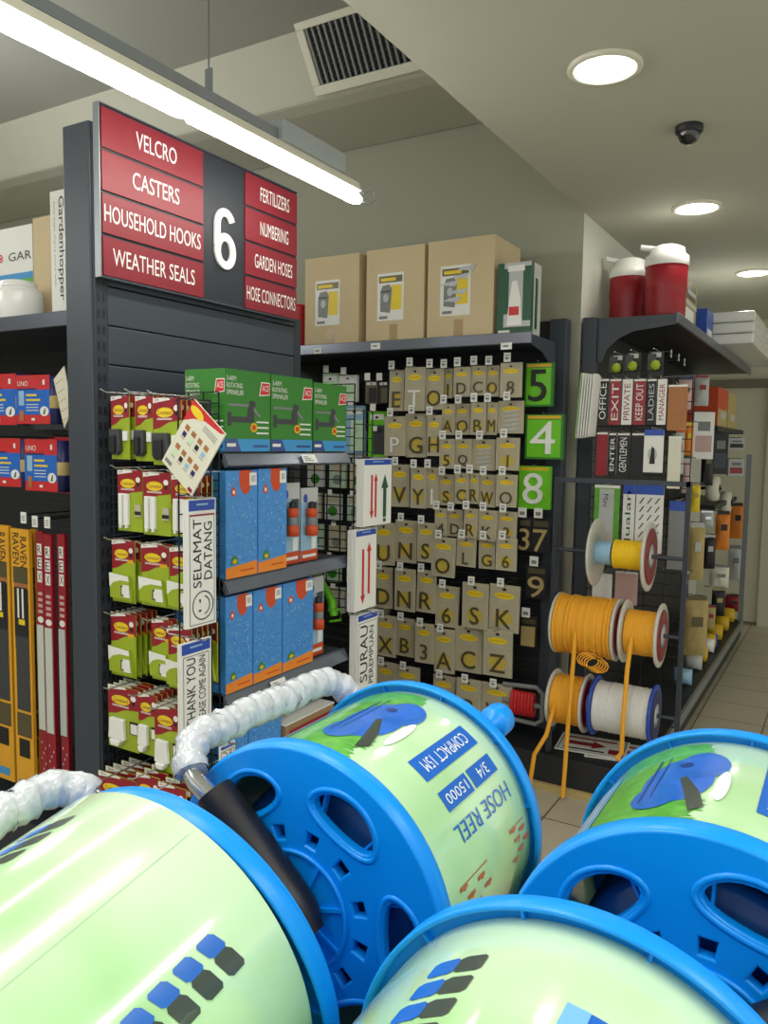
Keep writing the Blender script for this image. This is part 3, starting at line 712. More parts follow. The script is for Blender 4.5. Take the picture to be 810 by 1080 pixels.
# paint roller packs
def roller_pack(w, h):
    b = MB(); b.box(0, w, 0, .004, 0, h, 'bright_red'); b.box(0, w, -.001, 0, h*.19, h*.70, 'print_blue'); b.text('UNO', .05*w, .36*w, .78*h, .88*h, -.001, 'white_paper', bold=.010)
    b.rect(.8*w, .86*w, .8*h, .9*h, -.0008, 'white_paper'); b.rect(.04*w, .6*w, .70*h, .73*h, -.0015, 'navy')
    b.rect(.08*w, .24*w, .38*h, .68*h, -.0013, 'pale_blue'); b.rect(.3*w, .62*w, .57*h, .61*h, -.0013, 'yellow'); b.rect(.3*w, .72*w, .47*h, .51*h, -.0013, 'yellow')
    for i in range(3): b.rect(.3*w, .66*w, (.39-.06*i)*h, (.405-.06*i)*h, -.0013, 'white_paper')
    b.ell(.84*w, .26*h, .13*w, .10*h, -.0016, 'white_paper', 18); b.poly([(.8*w, .2*h), (.86*w, .2*h), (.88*w, .33*h), (.84*w, .3*h)], -.0019, 'dark_green')
    b.rect(.1*w, .22*w, .06*h, .28*h, -.0018, 'wood'); b.rect(.45*w, .55*w, .07*h, .12*h, -.0012, 'white_paper'); return b
def roller_parts(o, w, h):
    b = MB(); b.lathe([(.001, 0), (.020, 0), (.020, h*.98), (.001, h*.98)], 'navy', o=(w+.016, .012, 0), n=16); b.lathe([(.0205, h*.32), (.0215, h*.34), (.0215, h*.55), (.0205, h*.57)], 'tan', o=(w+.016, .012, 0), n=16); b.build('roller_sleeve', o)
RP = [(-20, 395, 13, 448, 'paint roller pack cut by the left edge, upper row'), (18, 396, 49, 447, 'red and blue paint roller pack, whole, in the upper row'), (-12, 462, 18, 512, 'paint roller pack cut by the left edge, lower row'),
      (27, 463, 57, 517, 'red and blue paint roller pack in the middle of the lower row'), (52, 461, 84, 519, 'red and blue paint roller pack half hidden by the dark post, lower row')]
for (x0, y0, x1, y1, lab) in RP:
    Y = 1.66 if x0 != 52 else 1.72
    p = at(x0, y1, y=Y); q = at(x1, y1, y=Y); tp = at(x0, y0, y=Y); w = q.x-p.x; h = tp.z-p.z
    o = roller_pack(w, h).build('paint_roller_pack', None); o.matrix_world = Matrix.Translation(p) @ Matrix.Rotation(.10 if x0 != 52 else 0, 4, 'Z'); tag(o, lab, 'paint roller', 'paint roller packs in the left bay')
    if x0 != 52: roller_parts(o, w, h)
    hb = MB(LB.copy()); hb.tube([(p.x+w/2, 2.08, tp.z+.005), (p.x+w/2, Y-.03, tp.z+.005), (p.x+w/2, Y-.04, tp.z+.012)], .0025, 'near_black', 6); hb.build('display_hook', t_bay)
p = at(60, 445, y=1.64); q = at(60, 400, y=1.64)
b = MB(); h = q.z-p.z; b.prism([(-.012, h), (.04, h*1.3), (.075, h*.3), (.035, -.02)], 0, .003, 'ivory')
for i in range(5): b.poly([(.0+.006*i, h*.9-.03*i), (.035+.006*i, h*1.02-.03*i), (.035+.006*i, h*1.0-.03*i), (.0+.006*i, h*.88-.03*i)], -.0005, 'tan')
o = b.build('product_leaflet', None); o.matrix_world = Matrix.Translation(p); tag(o, 'cream leaflet hanging partly behind the dark post at the left', 'leaflet')
# price tags on hooks above the strips
for (px, py, lab) in ((25, 546, 'leftmost'), (37, 550, 'middle'), (50, 551, 'rightmost')):
    p = at(px, py, y=1.58); b = MB(LB.copy()); b.box(p.x-.013, p.x+.013, 1.578, 1.581, p.z-.018, p.z+.018, 'white_paper')
    for i in range(3): b.rect(p.x-.008, p.x+.008, p.z-.01+.007*i, p.z-.007+.007*i, 1.5775, 'mid_grey')
    b.tube([(p.x, 1.58, p.z+.01), (p.x, 2.07, p.z+.01)], .0025, 'wire', 6); b.build('tagged_hook', t_bay)
# long weather strip packs
def long_pack(x0, x1, yt, yb, kind, label, Y, dup=1):
    p = at(x0+4, yb, y=Y); q = at(x1, yt, y=Y); tp = at(x0, yt, y=Y); w = (q.x-tp.x)-.0006; p.x = tp.x; h = tp.z-p.z
    b = MB(); b.box(0, w, 0, .012, 0, h, 'strip_yellow' if kind == 'h' else 'deep_red')
    if kind == 'h':
        b.rect(.12*w, w*.9, .55*h, .80*h, -.0007, 'wood')
        [b.text('RAVEN', (.10+.42*k)*w, (.44+.42*k)*w, (.87-.012*k)*h, (.985-.012*k)*h, -.001, 'near_black', rot=3) for k in range(2)] if w > .03 else None
        b.rect(.1*w, .9*w, .80*h, .86*h, -.001, 'bronze'); b.rect(.12*w, .9*w, .60*h, .78*h, -.0009, 'black_metal'); b.rect(.15*w, .85*w, .66*h, .785*h, -.0012, 'near_black')
        b.rect(.3*w, .4*w, .67*h, .78*h, -.0015, 'white_paper'); b.rect(.55*w, .65*w, .67*h, .78*h, -.0015, 'white_paper'); b.rect(.35*w, .7*w, .645*h, .665*h, -.0015, 'yellow')
        b.rect(.15*w, .9*w, .32*h, .60*h, -.001, 'dark_grey'); b.rect(.12*w, .92*w, .22*h, .31*h, -.001, 'bronze'); b.rect(.2*w, .8*w, .14*h, .21*h, -.001, 'near_black'); b.rect(.15*w, .8*w, .02*h, .05*h, -.001, 'sky')
    else:
        for i, ch in enumerate('REX'):
            z = h*(.955-.05*i); b.rect(.2*w, .8*w, z-.042*h, z, -.0006, 'white_paper'); b.text(ch, .28*w, .72*w, z-.036*h, z-.006*h, -.001, 'near_black', bold=.008)
        for i in range(4): b.rect(.2*w, .8*w, (.765-.022*i)*h, (.777-.022*i)*h, -.0008, 'pastel_pink')
        b.ell(.5*w, .675*h, .38*w, .012*h, -.0009, 'white_paper'); 
    o = b.build('weather_strip_pack', None); o.matrix_world = Matrix.Translation(p); tag(o, label, 'weather strip', 'long weather strip packs in the left bay')
    if kind != 'h':
        b = MB(); b.box(.08*w, .92*w, -.004, -.001, .26*h, .655*h, 'strip_pale' if kind == 'm' else 'light_grey'); b.build('rubber_strip', o)
        b = MB()
        for i in range(10): b.ell((.25+.5*((i*7) % 3)/2)*w, (.03+.02*i)*h, .05*w, .005*h, -.0008, 'white_paper', 8)
        b.build('back_print', o)
long_pack(-16, 8.5, 552, 815, 'h', 'orange yellow strip pack cut by the left edge of the picture', 1.64)
long_pack(11, 30, 557, 832, 'h', 'wide orange yellow strip pack with dark brush strip, left of the red packs', 1.62)
long_pack(31, 36.5, 558, 834, 'h', 'narrow edge of an orange yellow strip pack touching the red packs', 1.65)
long_pack(37, 45, 560, 838, 'm', 'red strip pack with pale strip, leftmost of the red ones', 1.62)
long_pack(45.3, 54, 563, 842, 'm', 'red strip pack with pale strip, in the middle of the red ones', 1.60)
long_pack(60, 68, 563, 846, 'g', 'red strip pack with grey strip, next to the dark post', 1.60)

# ------------------------------------------------------------------ wall shelving at the back with carded letters
YS = 3.20                        # front edge of its top shelf
YBK = 3.55                       # its back panel
lipz = at(430, 364, y=YS).z
wu = thing('back_panel_shelving', 'dark wall shelving carrying three cartons above the carded letters', 'shelving', Matrix.Translation((-1.9, YBK, 0)))
WL = Matrix.Translation((1.9, -YBK, 0))
XR = -1.19
def wpart(name, fn, bevel=0.0):
    b = MB(WL.copy()); fn(b); return b.build(name, wu, bevel)
ZT = lipz+.015
wpart('top_shelf', lambda b: b.box(-2.75, XR, YS, YBK-.01, ZT-.025, ZT, 'charcoal'), .002)
wpart('price_channel', lambda b: b.box(-2.75, XR+.004, YS-.014, YS, ZT-.036, ZT+.012, 'shelf_strip'), .003)
def _brk(b):
    b.M = WL @ faceX(XR, 0, 0)
    b.prism([(YS, ZT+.002), (YS, ZT-.04), (3.34, ZT-.06), (3.45, ZT-.11), (3.53, ZT-.20), (3.545, ZT-.20), (3.545, ZT+.002)], -.004, 0, 'charcoal')
wpart('shelf_bracket', _brk)
wpart('back_panel', lambda b: b.box(-2.75, -1.2, YBK, YBK+.03, 0, at(590, 338, y=YBK).z, 'black_metal'))
wpart('upright', lambda b: b.box(-1.225, -1.145, YBK-.025, YBK+.04, 0, at(590, 337, y=YBK).z, 'charcoal'), .004)
def _wl(b):
    for i in range(30): b.box(-2.7, -1.23, YBK-.004, YBK, .25+i*.055, .256+i*.055, 'charcoal_dark')
wpart('slotted_backing', _wl)
wpart('base_deck', lambda b: b.box(-2.75, -.55, 3.23, 3.64, .0, .155, 'black_metal'), .003)
wpart('kick_plinth', lambda b: b.box(-2.75, -.55, 3.21, 3.23, 0, .03, 'tan'))
for px in (396, 534, 335):
    p = at(px, 365 if px != 335 else 370, y=YS-.016); b = MB(WL.copy()); b.box(p.x-.025, p.x+.025, YS-.017, YS-.015, p.z-.014, p.z+.014, 'white_paper'); b.rect(p.x-.015, p.x+.01, p.z-.004, p.z+.004, YS-.0175, 'mid_grey'); b.build('price_tag', wu)

# cartons on top
def d_art(b, w, h, torn=False):
    x0, x1, z0, z1 = .20*w, .66*w, .24*h, .74*h
    b.rect(x0, x1, z0, z1, -.0012, 'white_paper'); W_, H_ = x1-x0, z1-z0
    b.rect(x0+.06*W_, x0+.94*W_, z0+.80*H_, z0+.94*H_, -.0016, 'bronze'); b.rect(x0+.12*W_, x0+.7*W_, z0+.83*H_, z0+.90*H_, -.002, 'yellow')
    b.rect(x0+.52*W_, x0+.92*W_, z0+.22*H_, z0+.74*H_, -.0016, 'yellow')
    b.poly([(x0+.12*W_, z0+.20*H_), (x0+.50*W_, z0+.16*H_), (x0+.56*W_, z0+.66*H_), (x0+.46*W_, z0+.76*H_), (x0+.2*W_, z0+.74*H_), (x0+.12*W_, z0+.62*H_)], -.002, 'mid_grey')
    b.ell(x0+.33*W_, z0+.48*H_, .10*W_, .09*H_, -.0023, 'light_grey', 14); b.rect(x0+.14*W_, x0+.50*W_, z0+.60*H_, z0+.63*H_, -.0023, 'dark_grey')
    b.rect(x0+.08*W_, x0+.4*W_, z0+.04*H_, z0+.10*H_, -.0016, 'mid_grey')
    b.rect(.42*w, .56*w, 0, .2*h, -.0008, 'tape')
    if torn:
        for i, (u, v) in enumerate(((.1, .3), (.3, .45), (.0, .62), (.35, .75), (.55, .9))):
            b.poly([(x0+u*W_, z0+v*H_), (x0+(u+.5)*W_, z0+(v-.04)*H_), (x0+(u+.62)*W_, z0+(v+.08)*H_), (x0+(u+.2)*W_, z0+(v+.05)*H_)], -.003, 'film')
CARS = [(322, 274, 379, 'brown carton with a yellow and grey label, leftmost of the three on the back shelf'), (387, 265, 448, 'brown carton with a yellow and grey label, middle of the three on the back shelf'), (452, 256, 522, 'brown carton with a torn shiny label, rightmost and largest of the three')]
for k, (x0, yt, x1, lab) in enumerate(CARS):
    Y = YS+.02; p = at(x0, yt, y=Y); q = at(x1, yt, y=Y); w = q.x-p.x; h = p.z-ZT
    b = MB(); b.box(0, w, 0, .30, 0, h, 'carton'); b.box(-.0005, w+.0005, .14, .165, h, h+.001, 'tape'); d_art(b, w, h, k == 2)
    o = b.build('cardboard_carton', None, .003); o.matrix_world = Matrix.Translation((p.x, Y, ZT+.001)); tag(o, lab, 'carton', 'cartons on the back shelf')
def d_kit(b, w, h):
    b.rect(.0, .2*w, 0, h, -.0006, 'dark_green'); b.rect(0, w, 0, .12*h, -.0008, 'dark_green'); b.poly([(.3*w, .14*h), (.75*w, .14*h), (.7*w, .5*h), (.58*w, .75*h), (.44*w, .75*h), (.36*w, .5*h)], -.001, 'white_gloss')
    b.rect(.36*w, .66*w, .28*h, .40*h, -.0014, 'bright_red'); b.rect(.2*w, .34*w, .3*h, .92*h, -.0008, 'dark_green'); b.rect(.76*w, w, .2*h, .94*h, -.0008, 'dark_green')
    b.rect(.3*w, .8*w, .88*h, .96*h, -.001, 'white_paper'); b.rect(.05*w, .4*w, .04*h, .08*h, -.001, 'white_paper')
p = at(525.5, 279, y=YS+.01); q = at(561, 279, y=YS+.01); w = q.x-p.x; h = p.z-ZT
b = MB(); b.box(0, w, 0, .12, 0, h, 'light_grey'); d_kit(b, w, h); b.box(w, w+.0006, .0, .03, 0, h, 'dark_green'); b.box(w, w+.0008, .05, .08, .1*h, .8*h, 'dark_green')
o = b.build('sprayer_box', None, .002); o.matrix_world = Matrix.Translation((p.x, YS+.01, ZT+.001)); tag(o, 'white and dark green boxed item right of the largest carton', 'box')
p = at(312, 366, y=YS+.1)
b = MB(); prof = [(.001, 0), (.075, 0)]
for i in range(14): prof += [(.078, .01+i*.015), (.072, .018+i*.015)]
prof += [(.078, .22), (.06, .23), (.001, .235)]
b.lathe(prof, 'bright_red', n=28); o = b.build('ribbed_red_container', None); o.matrix_world = Matrix.Translation((p.x, YS+.11, ZT+.001)); tag(o, 'red ribbed round container half hidden behind the aisle sign', 'container')

# letter and number packs ------------------------------------------
def zc(q, ox, oy): return tuple((ox if i % 2 == 0 else oy)+v/3.375 for i, v in enumerate(q))
PK = [
 [(135,175,190,315,'E','d'),(190,165,262,315,'T','w'),(262,170,330,310,'O','d'),(330,170,364,270,'1','d'),(365,165,425,265,'D','y'),(425,160,480,260,'C','y'),(480,160,530,265,'O','d'),(530,150,610,268,'8','y')],
 [(120,340,195,475,'P','w'),(195,330,270,480,'G','d'),(270,335,322,475,'H','d'),(322,295,370,400,'A','d'),(370,295,425,400,'O','d'),(425,290,480,400,'B','d'),(482,290,520,400,'M','d'),(522,285,615,395,'','w')],
 [(315,420,370,520,'5','d'),(370,420,430,520,'Q','y'),(430,420,515,525,'','w'),(515,415,600,525,'J','d')],
 [(140,510,210,655,'V','d'),(212,520,268,660,'Y','d'),(268,520,310,660,'I','w'),(310,545,370,650,'S','d'),(370,540,420,645,'C','d'),(420,540,455,645,'R','d'),(455,545,515,655,'W','d'),(515,545,590,655,'O','y')],
 [(80,715,155,860,'U','d'),(155,705,235,850,'N','d'),(235,715,298,850,'S','d'),(298,665,343,760,'4','y'),(343,670,400,760,'D','y'),(400,665,450,765,'R','d'),(450,670,520,775,'K','y'),(520,675,590,775,'2','d')],
 [(285,765,370,900,'O','d'),(375,765,445,865,'L','y'),(455,770,515,875,'G','d'),(515,770,590,880,'6','d')]]
PK2 = [
 [(85,130,150,270,'D','d'),(155,135,230,280,'N','d'),(232,140,300,285,'R','d'),(300,195,382,335,'6','d'),(395,185,490,340,'S','d'),(490,190,600,350,'K','d')],
 [(90,300,160,440,'X','d'),(160,310,228,440,'B','d'),(228,330,296,465,'3','y'),(296,350,370,500,'A','d'),(370,340,470,495,'C','d'),(470,350,575,510,'Z','d')],
 [(90,465,160,600,'M','d'),(160,480,245,610,'L','d'),(290,510,370,640,'F','d'),(375,525,465,655,'P','d'),(465,540,575,670,'W','d')]]
PKS = [[zc(e[:4], 370, 340)+e[4:] for e in row] for row in PK]+[[zc(e[:4], 370, 560)+e[4:] for e in row] for row in PK2]
LCOL = {'d': 'bronze', 'w': 'white_gloss', 'y': 'gold'}
LW = {'d': 'dark', 'w': 'white', 'y': 'yellow'}
YPK = 3.36
RN = ['top', 'second', 'third', 'fourth', 'fifth', 'sixth', 'seventh', 'eighth', 'lowest']
def letter_pack(w, h, ch, col):
    b = MB(); b.box(0, w, 0, .012, 0, h, 'bag_clear'); b.rect(.02*w, .98*w, .56*h, .985*h, -.0006, 'beige_card')
    b.ell(.5*w, .79*h, .34*w, .075*h, -.001, 'yellow'); b.rect(.25*w, .75*w, .775*h, .80*h, -.0014, 'gold'); b.rect(.3*w, .7*w, .655*h, .67*h, -.001, 'light_grey'); b.ell(.5*w, .93*h, .07*w, .03*h, -.001, 'near_black', 10)
    b.rect(.08*w, .92*w, .05*h, .55*h, -.0006, 'beige_card')
    if col == 'd': b.ell(.5*w, .30*h, .32*w, .16*h, -.0009, 'card_yellow')
    if not ch:
        for i in range(5): b.poly([(.1*w, (.1+.15*i)*h), (.7*w, (.2+.14*i)*h), (.9*w, (.16+.15*i)*h), (.4*w, (.08+.15*i)*h)], -.0014, 'film')
    o = b.build('letter_pack', None)
    if ch:
        b = MB(); asp = text_geo(ch, .02)[2]; lh = .40*h; lw = min(lh*asp, .74*w)
        b.text(ch, .5*w-lw/2, .5*w+lw/2, .09*h, .09*h+lh, -.006, LCOL[col] if col != 'y' else 'bronze', bold=.008, depth=.005); b.build('raised_letter', o)
    b = MB(); b.box(.0, w, .0005, .0115, h, h+.006, 'bag_clear'); b.build('hang_flap', o)
    return o
for r, row in enumerate(PKS):
    for c, (x0, y0, x1, y1, ch, col) in enumerate(row):
        Y = YPK-.04*((c*2+r) % 3)/2.0
        p = at(x0, y1, y=Y); q = at(x1, y1, y=Y); tp = at(x0, y0, y=Y); w = q.x-p.x-.004; h = tp.z-p.z
        o = letter_pack(w, h, ch, col); o.matrix_world = Matrix.Translation(p) @ Matrix.Rotation(random.uniform(-.02, .02), 4, 'Y') @ Matrix.Rotation(random.uniform(-.05, .05), 4, 'Z')
        what = f'letter {ch}' if ch.isalpha() else (f'number {ch}' if ch else 'shiny crumpled wrapper')
        n = len(row); pos = 'leftmost' if c == 0 else ('rightmost' if c == n-1 else f'{ORD[c]} from left')
        tag(o, f'beige card holding {what}, {pos}, {RN[r]} row of the back wall', 'letter pack', 'carded letters and numbers on the back wall')
        if r not in (7,) or c < 6:
            hb = MB(WL.copy()); xm = p.x+w/2; zt = tp.z+.011
            hb.tube([(xm, YBK-.005, zt), (xm, Y-.05, zt), (xm, Y-.055, zt+.006)], .0022, 'chrome', 6)
            if not (r in (7,) and c > 3):
                hb.box(xm-.016, xm+.016, Y-.052, Y-.050, zt-.006, zt+.034, 'white_paper'); hb.rect(xm-.010, xm+.008, zt+.006, zt+.014, Y-.0525, 'mid_grey'); hb.rect(xm-.010, xm+.010, zt+.02, zt+.024, Y-.0525, 'mid_grey')
            hb.build('tagged_hook', wu)
# dark number packs to the right, and at the left behind the sprinkler boxes
DP = [(595,690,640,812,'3',0),(642,692,705,818,'7',0),(622,860,695,978,'9',0),(600,1040,660,1150,'1',0)]
for i, (x0, y0, x1, y1, ch, k) in enumerate(DP):
    x0, y0, x1, y1 = zc((x0, y0, x1, y1), 370, 340); Y = 3.44
    p = at(x0, y1, y=Y); q = at(x1, y1, y=Y); tp = at(x0, y0, y=Y); w = q.x-p.x; h = tp.z-p.z
    b = MB(); b.box(0, w, 0, .004, .72*h, h, 'black_metal'); b.rect(.1*w, .9*w, .74*h, .9*h, -.0006, 'bronze'); b.box(0, w, .002, .004, 0, .72*h, 'near_black')
    b.text(ch, .1*w, .9*w, .03*h, .66*h, -.008, 'tan', bold=.010, depth=.010)
    o = b.build('number_pack', None); o.matrix_world = Matrix.Translation(p); tag(o, f'dark pack with a tan house number {ch} right of the beige letter packs', 'number pack', 'dark carded house numbers')
    hb = MB(WL.copy()); xm = p.x+w/2; zt = tp.z+.005; hb.tube([(xm, YBK-.03, zt), (xm, Y-.04, zt)], .0025, 'chrome', 6); hb.box(xm-.02, xm+.02, Y-.041, Y-.039, zt-.005, zt+.04, 'white_paper'); hb.rect(xm-.012, xm+.012, zt+.006, zt+.022, Y-.0415, 'mid_grey'); hb.build('tagged_hook', wu)
for (x0, y0, x1, y1, ch, m, col, lab) in ((553, 383, 582, 429, '5', 'ace_green', 'near_black', 'green boxed number plate with a black 5, uppermost of three'),
                                     (553, 437, 593, 484, '4', 'ace_green', 'white_gloss', 'green boxed number plate with a white 4, middle of three'),
                                     (546, 491, 579, 536, '8', 'bright_green', 'white_gloss', 'green boxed number plate with a white 8, lowest of three')):
    Y = 3.40; p = at(x0, y1, y=Y); q = at(x1, y1, y=Y); tp = at(x0, y0, y=Y); w = q.x-p.x; h = tp.z-p.z
    b = MB(); b.box(0, w, 0, .03, 0, h, m); b.rect(.06*w, .94*w, .05*h, .88*h, -.0006, 'bright_green'); b.rect(.06*w, .94*w, .9*h, .97*h, -.0006, 'gold')
    o = b.build('number_plate_pack', None, .002); o.matrix_world = Matrix.Translation(p); tag(o, lab, 'number plate', 'green number plate packs')
    b = MB(); b.text(ch, .16*w, .80*w, .12*h, .84*h, -.010, col, bold=.010, depth=.009); b.build('raised_digit', o)
    hb = MB(WL.copy()); hb.tube([(p.x+w/2, YBK-.03, tp.z+.006), (p.x+w/2, Y-.02, tp.z+.006)], .0025, 'chrome', 6); hb.build('display_hook', wu)
# small packs behind the sprinkler boxes
for (x0, y0, x1, y1, m, m2, lab) in ((340, 394, 356, 440, 'mint', 'dark_green', 'pale green pack hanging behind the green sprinkler boxes, left one'), (357, 396, 376, 424, 'white_paper', 'mint', 'white and green pack hanging behind the farthest sprinkler box'),
                                 (364, 428, 383, 478, 'pale_blue', 'mint', 'pale blue pack hanging low behind the farthest sprinkler box'), (388, 434, 406, 482, 'bright_green', 'dark_grey', 'bright green clipped pack left of the letter packs'),
                                 (385, 402, 398, 426, 'bronze', 'near_black', 'small dark bronze pack beside the letter packs, left one'), (399, 402, 409, 426, 'near_black', 'bronze', 'small dark pack touching the letter E pack')):
    Y = 3.40; p = at(x0, y1, y=Y); q = at(x1, y1, y=Y); tp = at(x0, y0, y=Y); w = q.x-p.x; h = tp.z-p.z
    b = MB(); b.box(0, w, 0, .025, 0, h, m); b.rect(.3*w, .95*w, .06*h, .70*h, -.0006, m2); b.rect(.1*w, .9*w, .82*h, .94*h, -.0006, 'white_paper'); b.ell(.5*w, .87*h, .1*w, .03*h, -.001, 'near_black', 10)
    o = b.build('hanging_pack', None, .002); o.matrix_world = Matrix.Translation(p); tag(o, lab, 'pack', 'small packs behind the sprinkler boxes')
    hb = MB(WL.copy()); xm = p.x+w/2; hb.tube([(xm, YBK-.005, tp.z+.003), (xm, Y-.04, tp.z+.003)], .0022, 'chrome', 6); hb.box(xm-.016, xm+.016, Y-.041, Y-.039, tp.z, tp.z+.036, 'white_paper'); hb.build('tagged_hook', wu)
# pale packs that show through the far mesh of the gondola
for r in range(6):
    for c in range(4):
        Y = 3.42-.01*((r+c) % 2); x = -2.52+.135*c+.02*(r % 2); z = 1.42-.165*r; w, h = .10, .135; m = ('pale_green', 'bag_clear', 'light_grey')[(r*2+c) % 3]
        b = MB(); b.box(0, w, 0, .02, 0, h, m); b.rect(.1*w, .9*w, .68*h, .95*h, -.0006, 'beige_card'); b.ell(.5*w, .34*h, .3*w, .2*h, -.0006, ('mid_grey', 'ace_green')[(r+c) % 2], 14)
        o = b.build('hanging_pack', None); o.matrix_world = Matrix.Translation((x, Y, z)); tag(o, f'pale pack behind the far mesh, {ROWNAME[r]} row, {ORD[c]} from the left', 'pack', 'pale packs behind the far mesh')
        hb = MB(WL.copy()); hb.tube([(x+w/2, YBK-.005, z+h+.005), (x+w/2, Y-.03, z+h+.005)], .0022, 'chrome', 6); hb.box(x+w/2-.014, x+w/2+.014, Y-.031, Y-.029, z+h, z+h+.025, 'white_paper'); hb.build('tagged_hook', wu)
# red cable on a grey winder
p = at(552, 742, y=3.34)
t = thing('cable_winder', 'red cable wound on a grey plastic winder at the right bottom of the back wall', 'cable', Matrix.Translation(p))
b = MB()
for i in range(7): b.tube([(-.05+i*.016+.012*math.cos(a)*0, .02*math.cos(a), .05*math.sin(a)) for a in [2*PI*k/18 for k in range(18)]], .009, 'bright_red', 7, closed=True)
b.build('cable', t)
b = MB(); b.tube([(-.10, 0, .075), (.06, 0, .085), (.09, 0, .06), (.09, 0, -.06), (.06, 0, -.085), (-.1, 0, -.08)], .011, 'mid_grey', 8); b.tube([(-.10, 0, 0), (.09, 0, 0)], .012, 'mid_grey', 8); b.build('winder_frame', t)

# ------------------------------------------------------------------ shelving in the right aisle
XF = -.70
ru = thing('aisle_shelving', 'dark shelving run along the white wall, with an overhanging top shelf for the coolers', 'shelving', Matrix.Translation((XC+.06, 3.66, 0)))
RL = Matrix.Translation((-XC-.06, -3.66, 0))
def rpart(name, fn, bevel=0.0):
    b = MB(RL.copy()); fn(b); return b.build(name, ru, bevel)
RZ = at(717, 333, x=XF).z; Y0R = 3.68; Y1R = 6.5
rpart('top_shelf', lambda b: b.box(XC+.03, XF-.005, Y0R, Y1R, RZ-.03, RZ-.005, 'black_metal'), .002)
rpart('price_channel', lambda b: b.box(XF-.004, XF+.010, Y0R-.004, Y1R, RZ-.04, RZ+.004, 'shelf_lip'), .002)
def _rb(b):
    pts = [(XC+.06, RZ), (XC+.06, RZ-.20), (XC+.10, RZ-.195), (XC+.12, RZ-.14), (XC+.17, RZ-.095), (XC+.24, RZ-.065), (XF, RZ-.045), (XF, RZ)]
    b.prism(pts, Y0R-.006, Y0R, 'charcoal')
rpart('shelf_bracket', _rb)
rpart('upright', lambda b: b.box(XC+.01, XC+.075, Y0R-.03, Y0R+.02, 0, RZ+.005, 'charcoal'), .004)
rpart('back_panel', lambda b: b.box(XC+.012, XC+.03, Y0R, Y1R, 0, RZ, 'black_metal'))
rpart('base_deck', lambda b: b.box(XC+.03, -.68, Y0R, Y1R+.2, .02, .15, 'black_metal'), .003)
rpart('base_edge', lambda b: b.box(-.68, -.665, Y0R, Y1R+.2, .10, .155, 'steel_grey'))
rpart('end_upright', lambda b: b.box(-.70, -.665, Y1R+.12, Y1R+.16, .15, 1.45, 'steel_grey'))
rpart('lower_shelf', lambda b: b.box(XC+.03, -.72, 5.2, Y1R, 1.60, 1.63, 'black_metal'))
rpart('lower_shelf', lambda b: b.box(XC+.03, -.74, 5.4, Y1R, 1.10, 1.13, 'black_metal'))
# coolers
def cooler(px, Y, zr, R_, H_, label, ang):
    p = at(px, 330, y=Y); t = thing('water_cooler_jug', label, 'cooler', Matrix.Translation((p.x, Y, RZ)), 'red drink coolers')
    prof = [(.001, .002), (R_*.88, .002), (R_*.92, .01)]
    for i in range(5): prof += [(R_*.97, .018+i*.02), (R_*.95, .03+i*.02)]
    prof += [(R_*.98, .125), (R_, .14), (R_, H_), (R_*.97, H_+.004)]
    b = MB(); b.lathe(prof, 'cooler_red', n=36); b.build('body', t)
    b = MB(); b.lathe([(R_*1.03, H_), (R_*1.05, H_+.012), (R_*1.02, H_+.045), (R_*.86, H_+.055), (R_*.8, H_+.082), (R_*.5, H_+.095), (.001, H_+.098)], 'white_gloss', n=36); b.build('lid', t)
    ca, sa = math.cos(ang), math.sin(ang)
    b = MB(); b.tube([(-R_*1.25*ca, -R_*1.25*sa, H_+.095), (-R_*.6*ca, -R_*.6*sa, H_+.085), (R_*.2*ca, R_*.2*sa, H_+.075)], [.014, .013, .012], 'white_gloss', 8); b.build('handle', t)
    return t
c_ = cooler(662, 3.99, RZ, .091, .232, 'red drink cooler nearest the white wall, on the right top shelf', .4)
c_ = cooler(701, 3.84, RZ, .094, .238, 'larger red drink cooler with a lever on its white lid, above the shelf corner', .2)
p = at(738, 305, x=XF-.02)
b = MB(); b.M = Matrix.Rotation(0, 4, 'Z')
for (px0, px1, yt, m, lab, Yadd) in ((722, 736, 290, 'tan', 'stacked clear and beige packs behind the larger red cooler', 0), (746, 753, 325, 'royal', 'bright blue slim box farther along the right top shelf', 0)):
    p = at(px0, yt, x=XF-.03); q = at(px1, yt, x=XF-.03)
    p.y = max(p.y, 3.95) if m == 'tan' else min(p.y, 4.90-(q.y-p.y))
    b = MB(); w = min(q.y-p.y, .45); h = p.z-RZ; b.box(0, w, 0, .12, 0, h, m)
    if m == 'tan':
        b.box(-.001, w+.001, -.002, .121, .45*h, .55*h, 'light_grey'); b.rect(.1*w, .8*w, .1*h, .4*h, -.001, 'white_paper'); b.rect(.1*w, .9*w, .6*h, .95*h, -.001, 'bronze'); b.rect(.3*w, .9*w, .7*h, .8*h, -.002, 'light_grey')
    else: b.rect(.15*w, .85*w, .1*h, .4*h, -.001, 'white_paper')
    o = b.build('shelf_box', None, .002); o.matrix_world = faceX(XF-.03, p.y, RZ+.001); tag(o, lab, 'box')
# white boards
p = at(757, 371, x=-.60); q = at(806, 371, x=-.60); top = at(765, 340, x=-.60)
for k in range(3):
    b = MB(); Lb = 1.5; z = RZ+.01+k*.062; b.box(-1.05, -.52, 0, Lb, 0, .058, 'white_gloss'); b.box(-.80, -.519, .3, .9, .015, .035, 'pastel_pink')
    o = b.build('white_flat_box', None, .012); o.matrix_world = Matrix.Translation((0, 4.95, z)); tag(o, f'long white flat box overhanging the right top shelf, {("lowest", "middle", "topmost")[k]} of its pile', 'box', 'white flat boxes on the right top shelf')
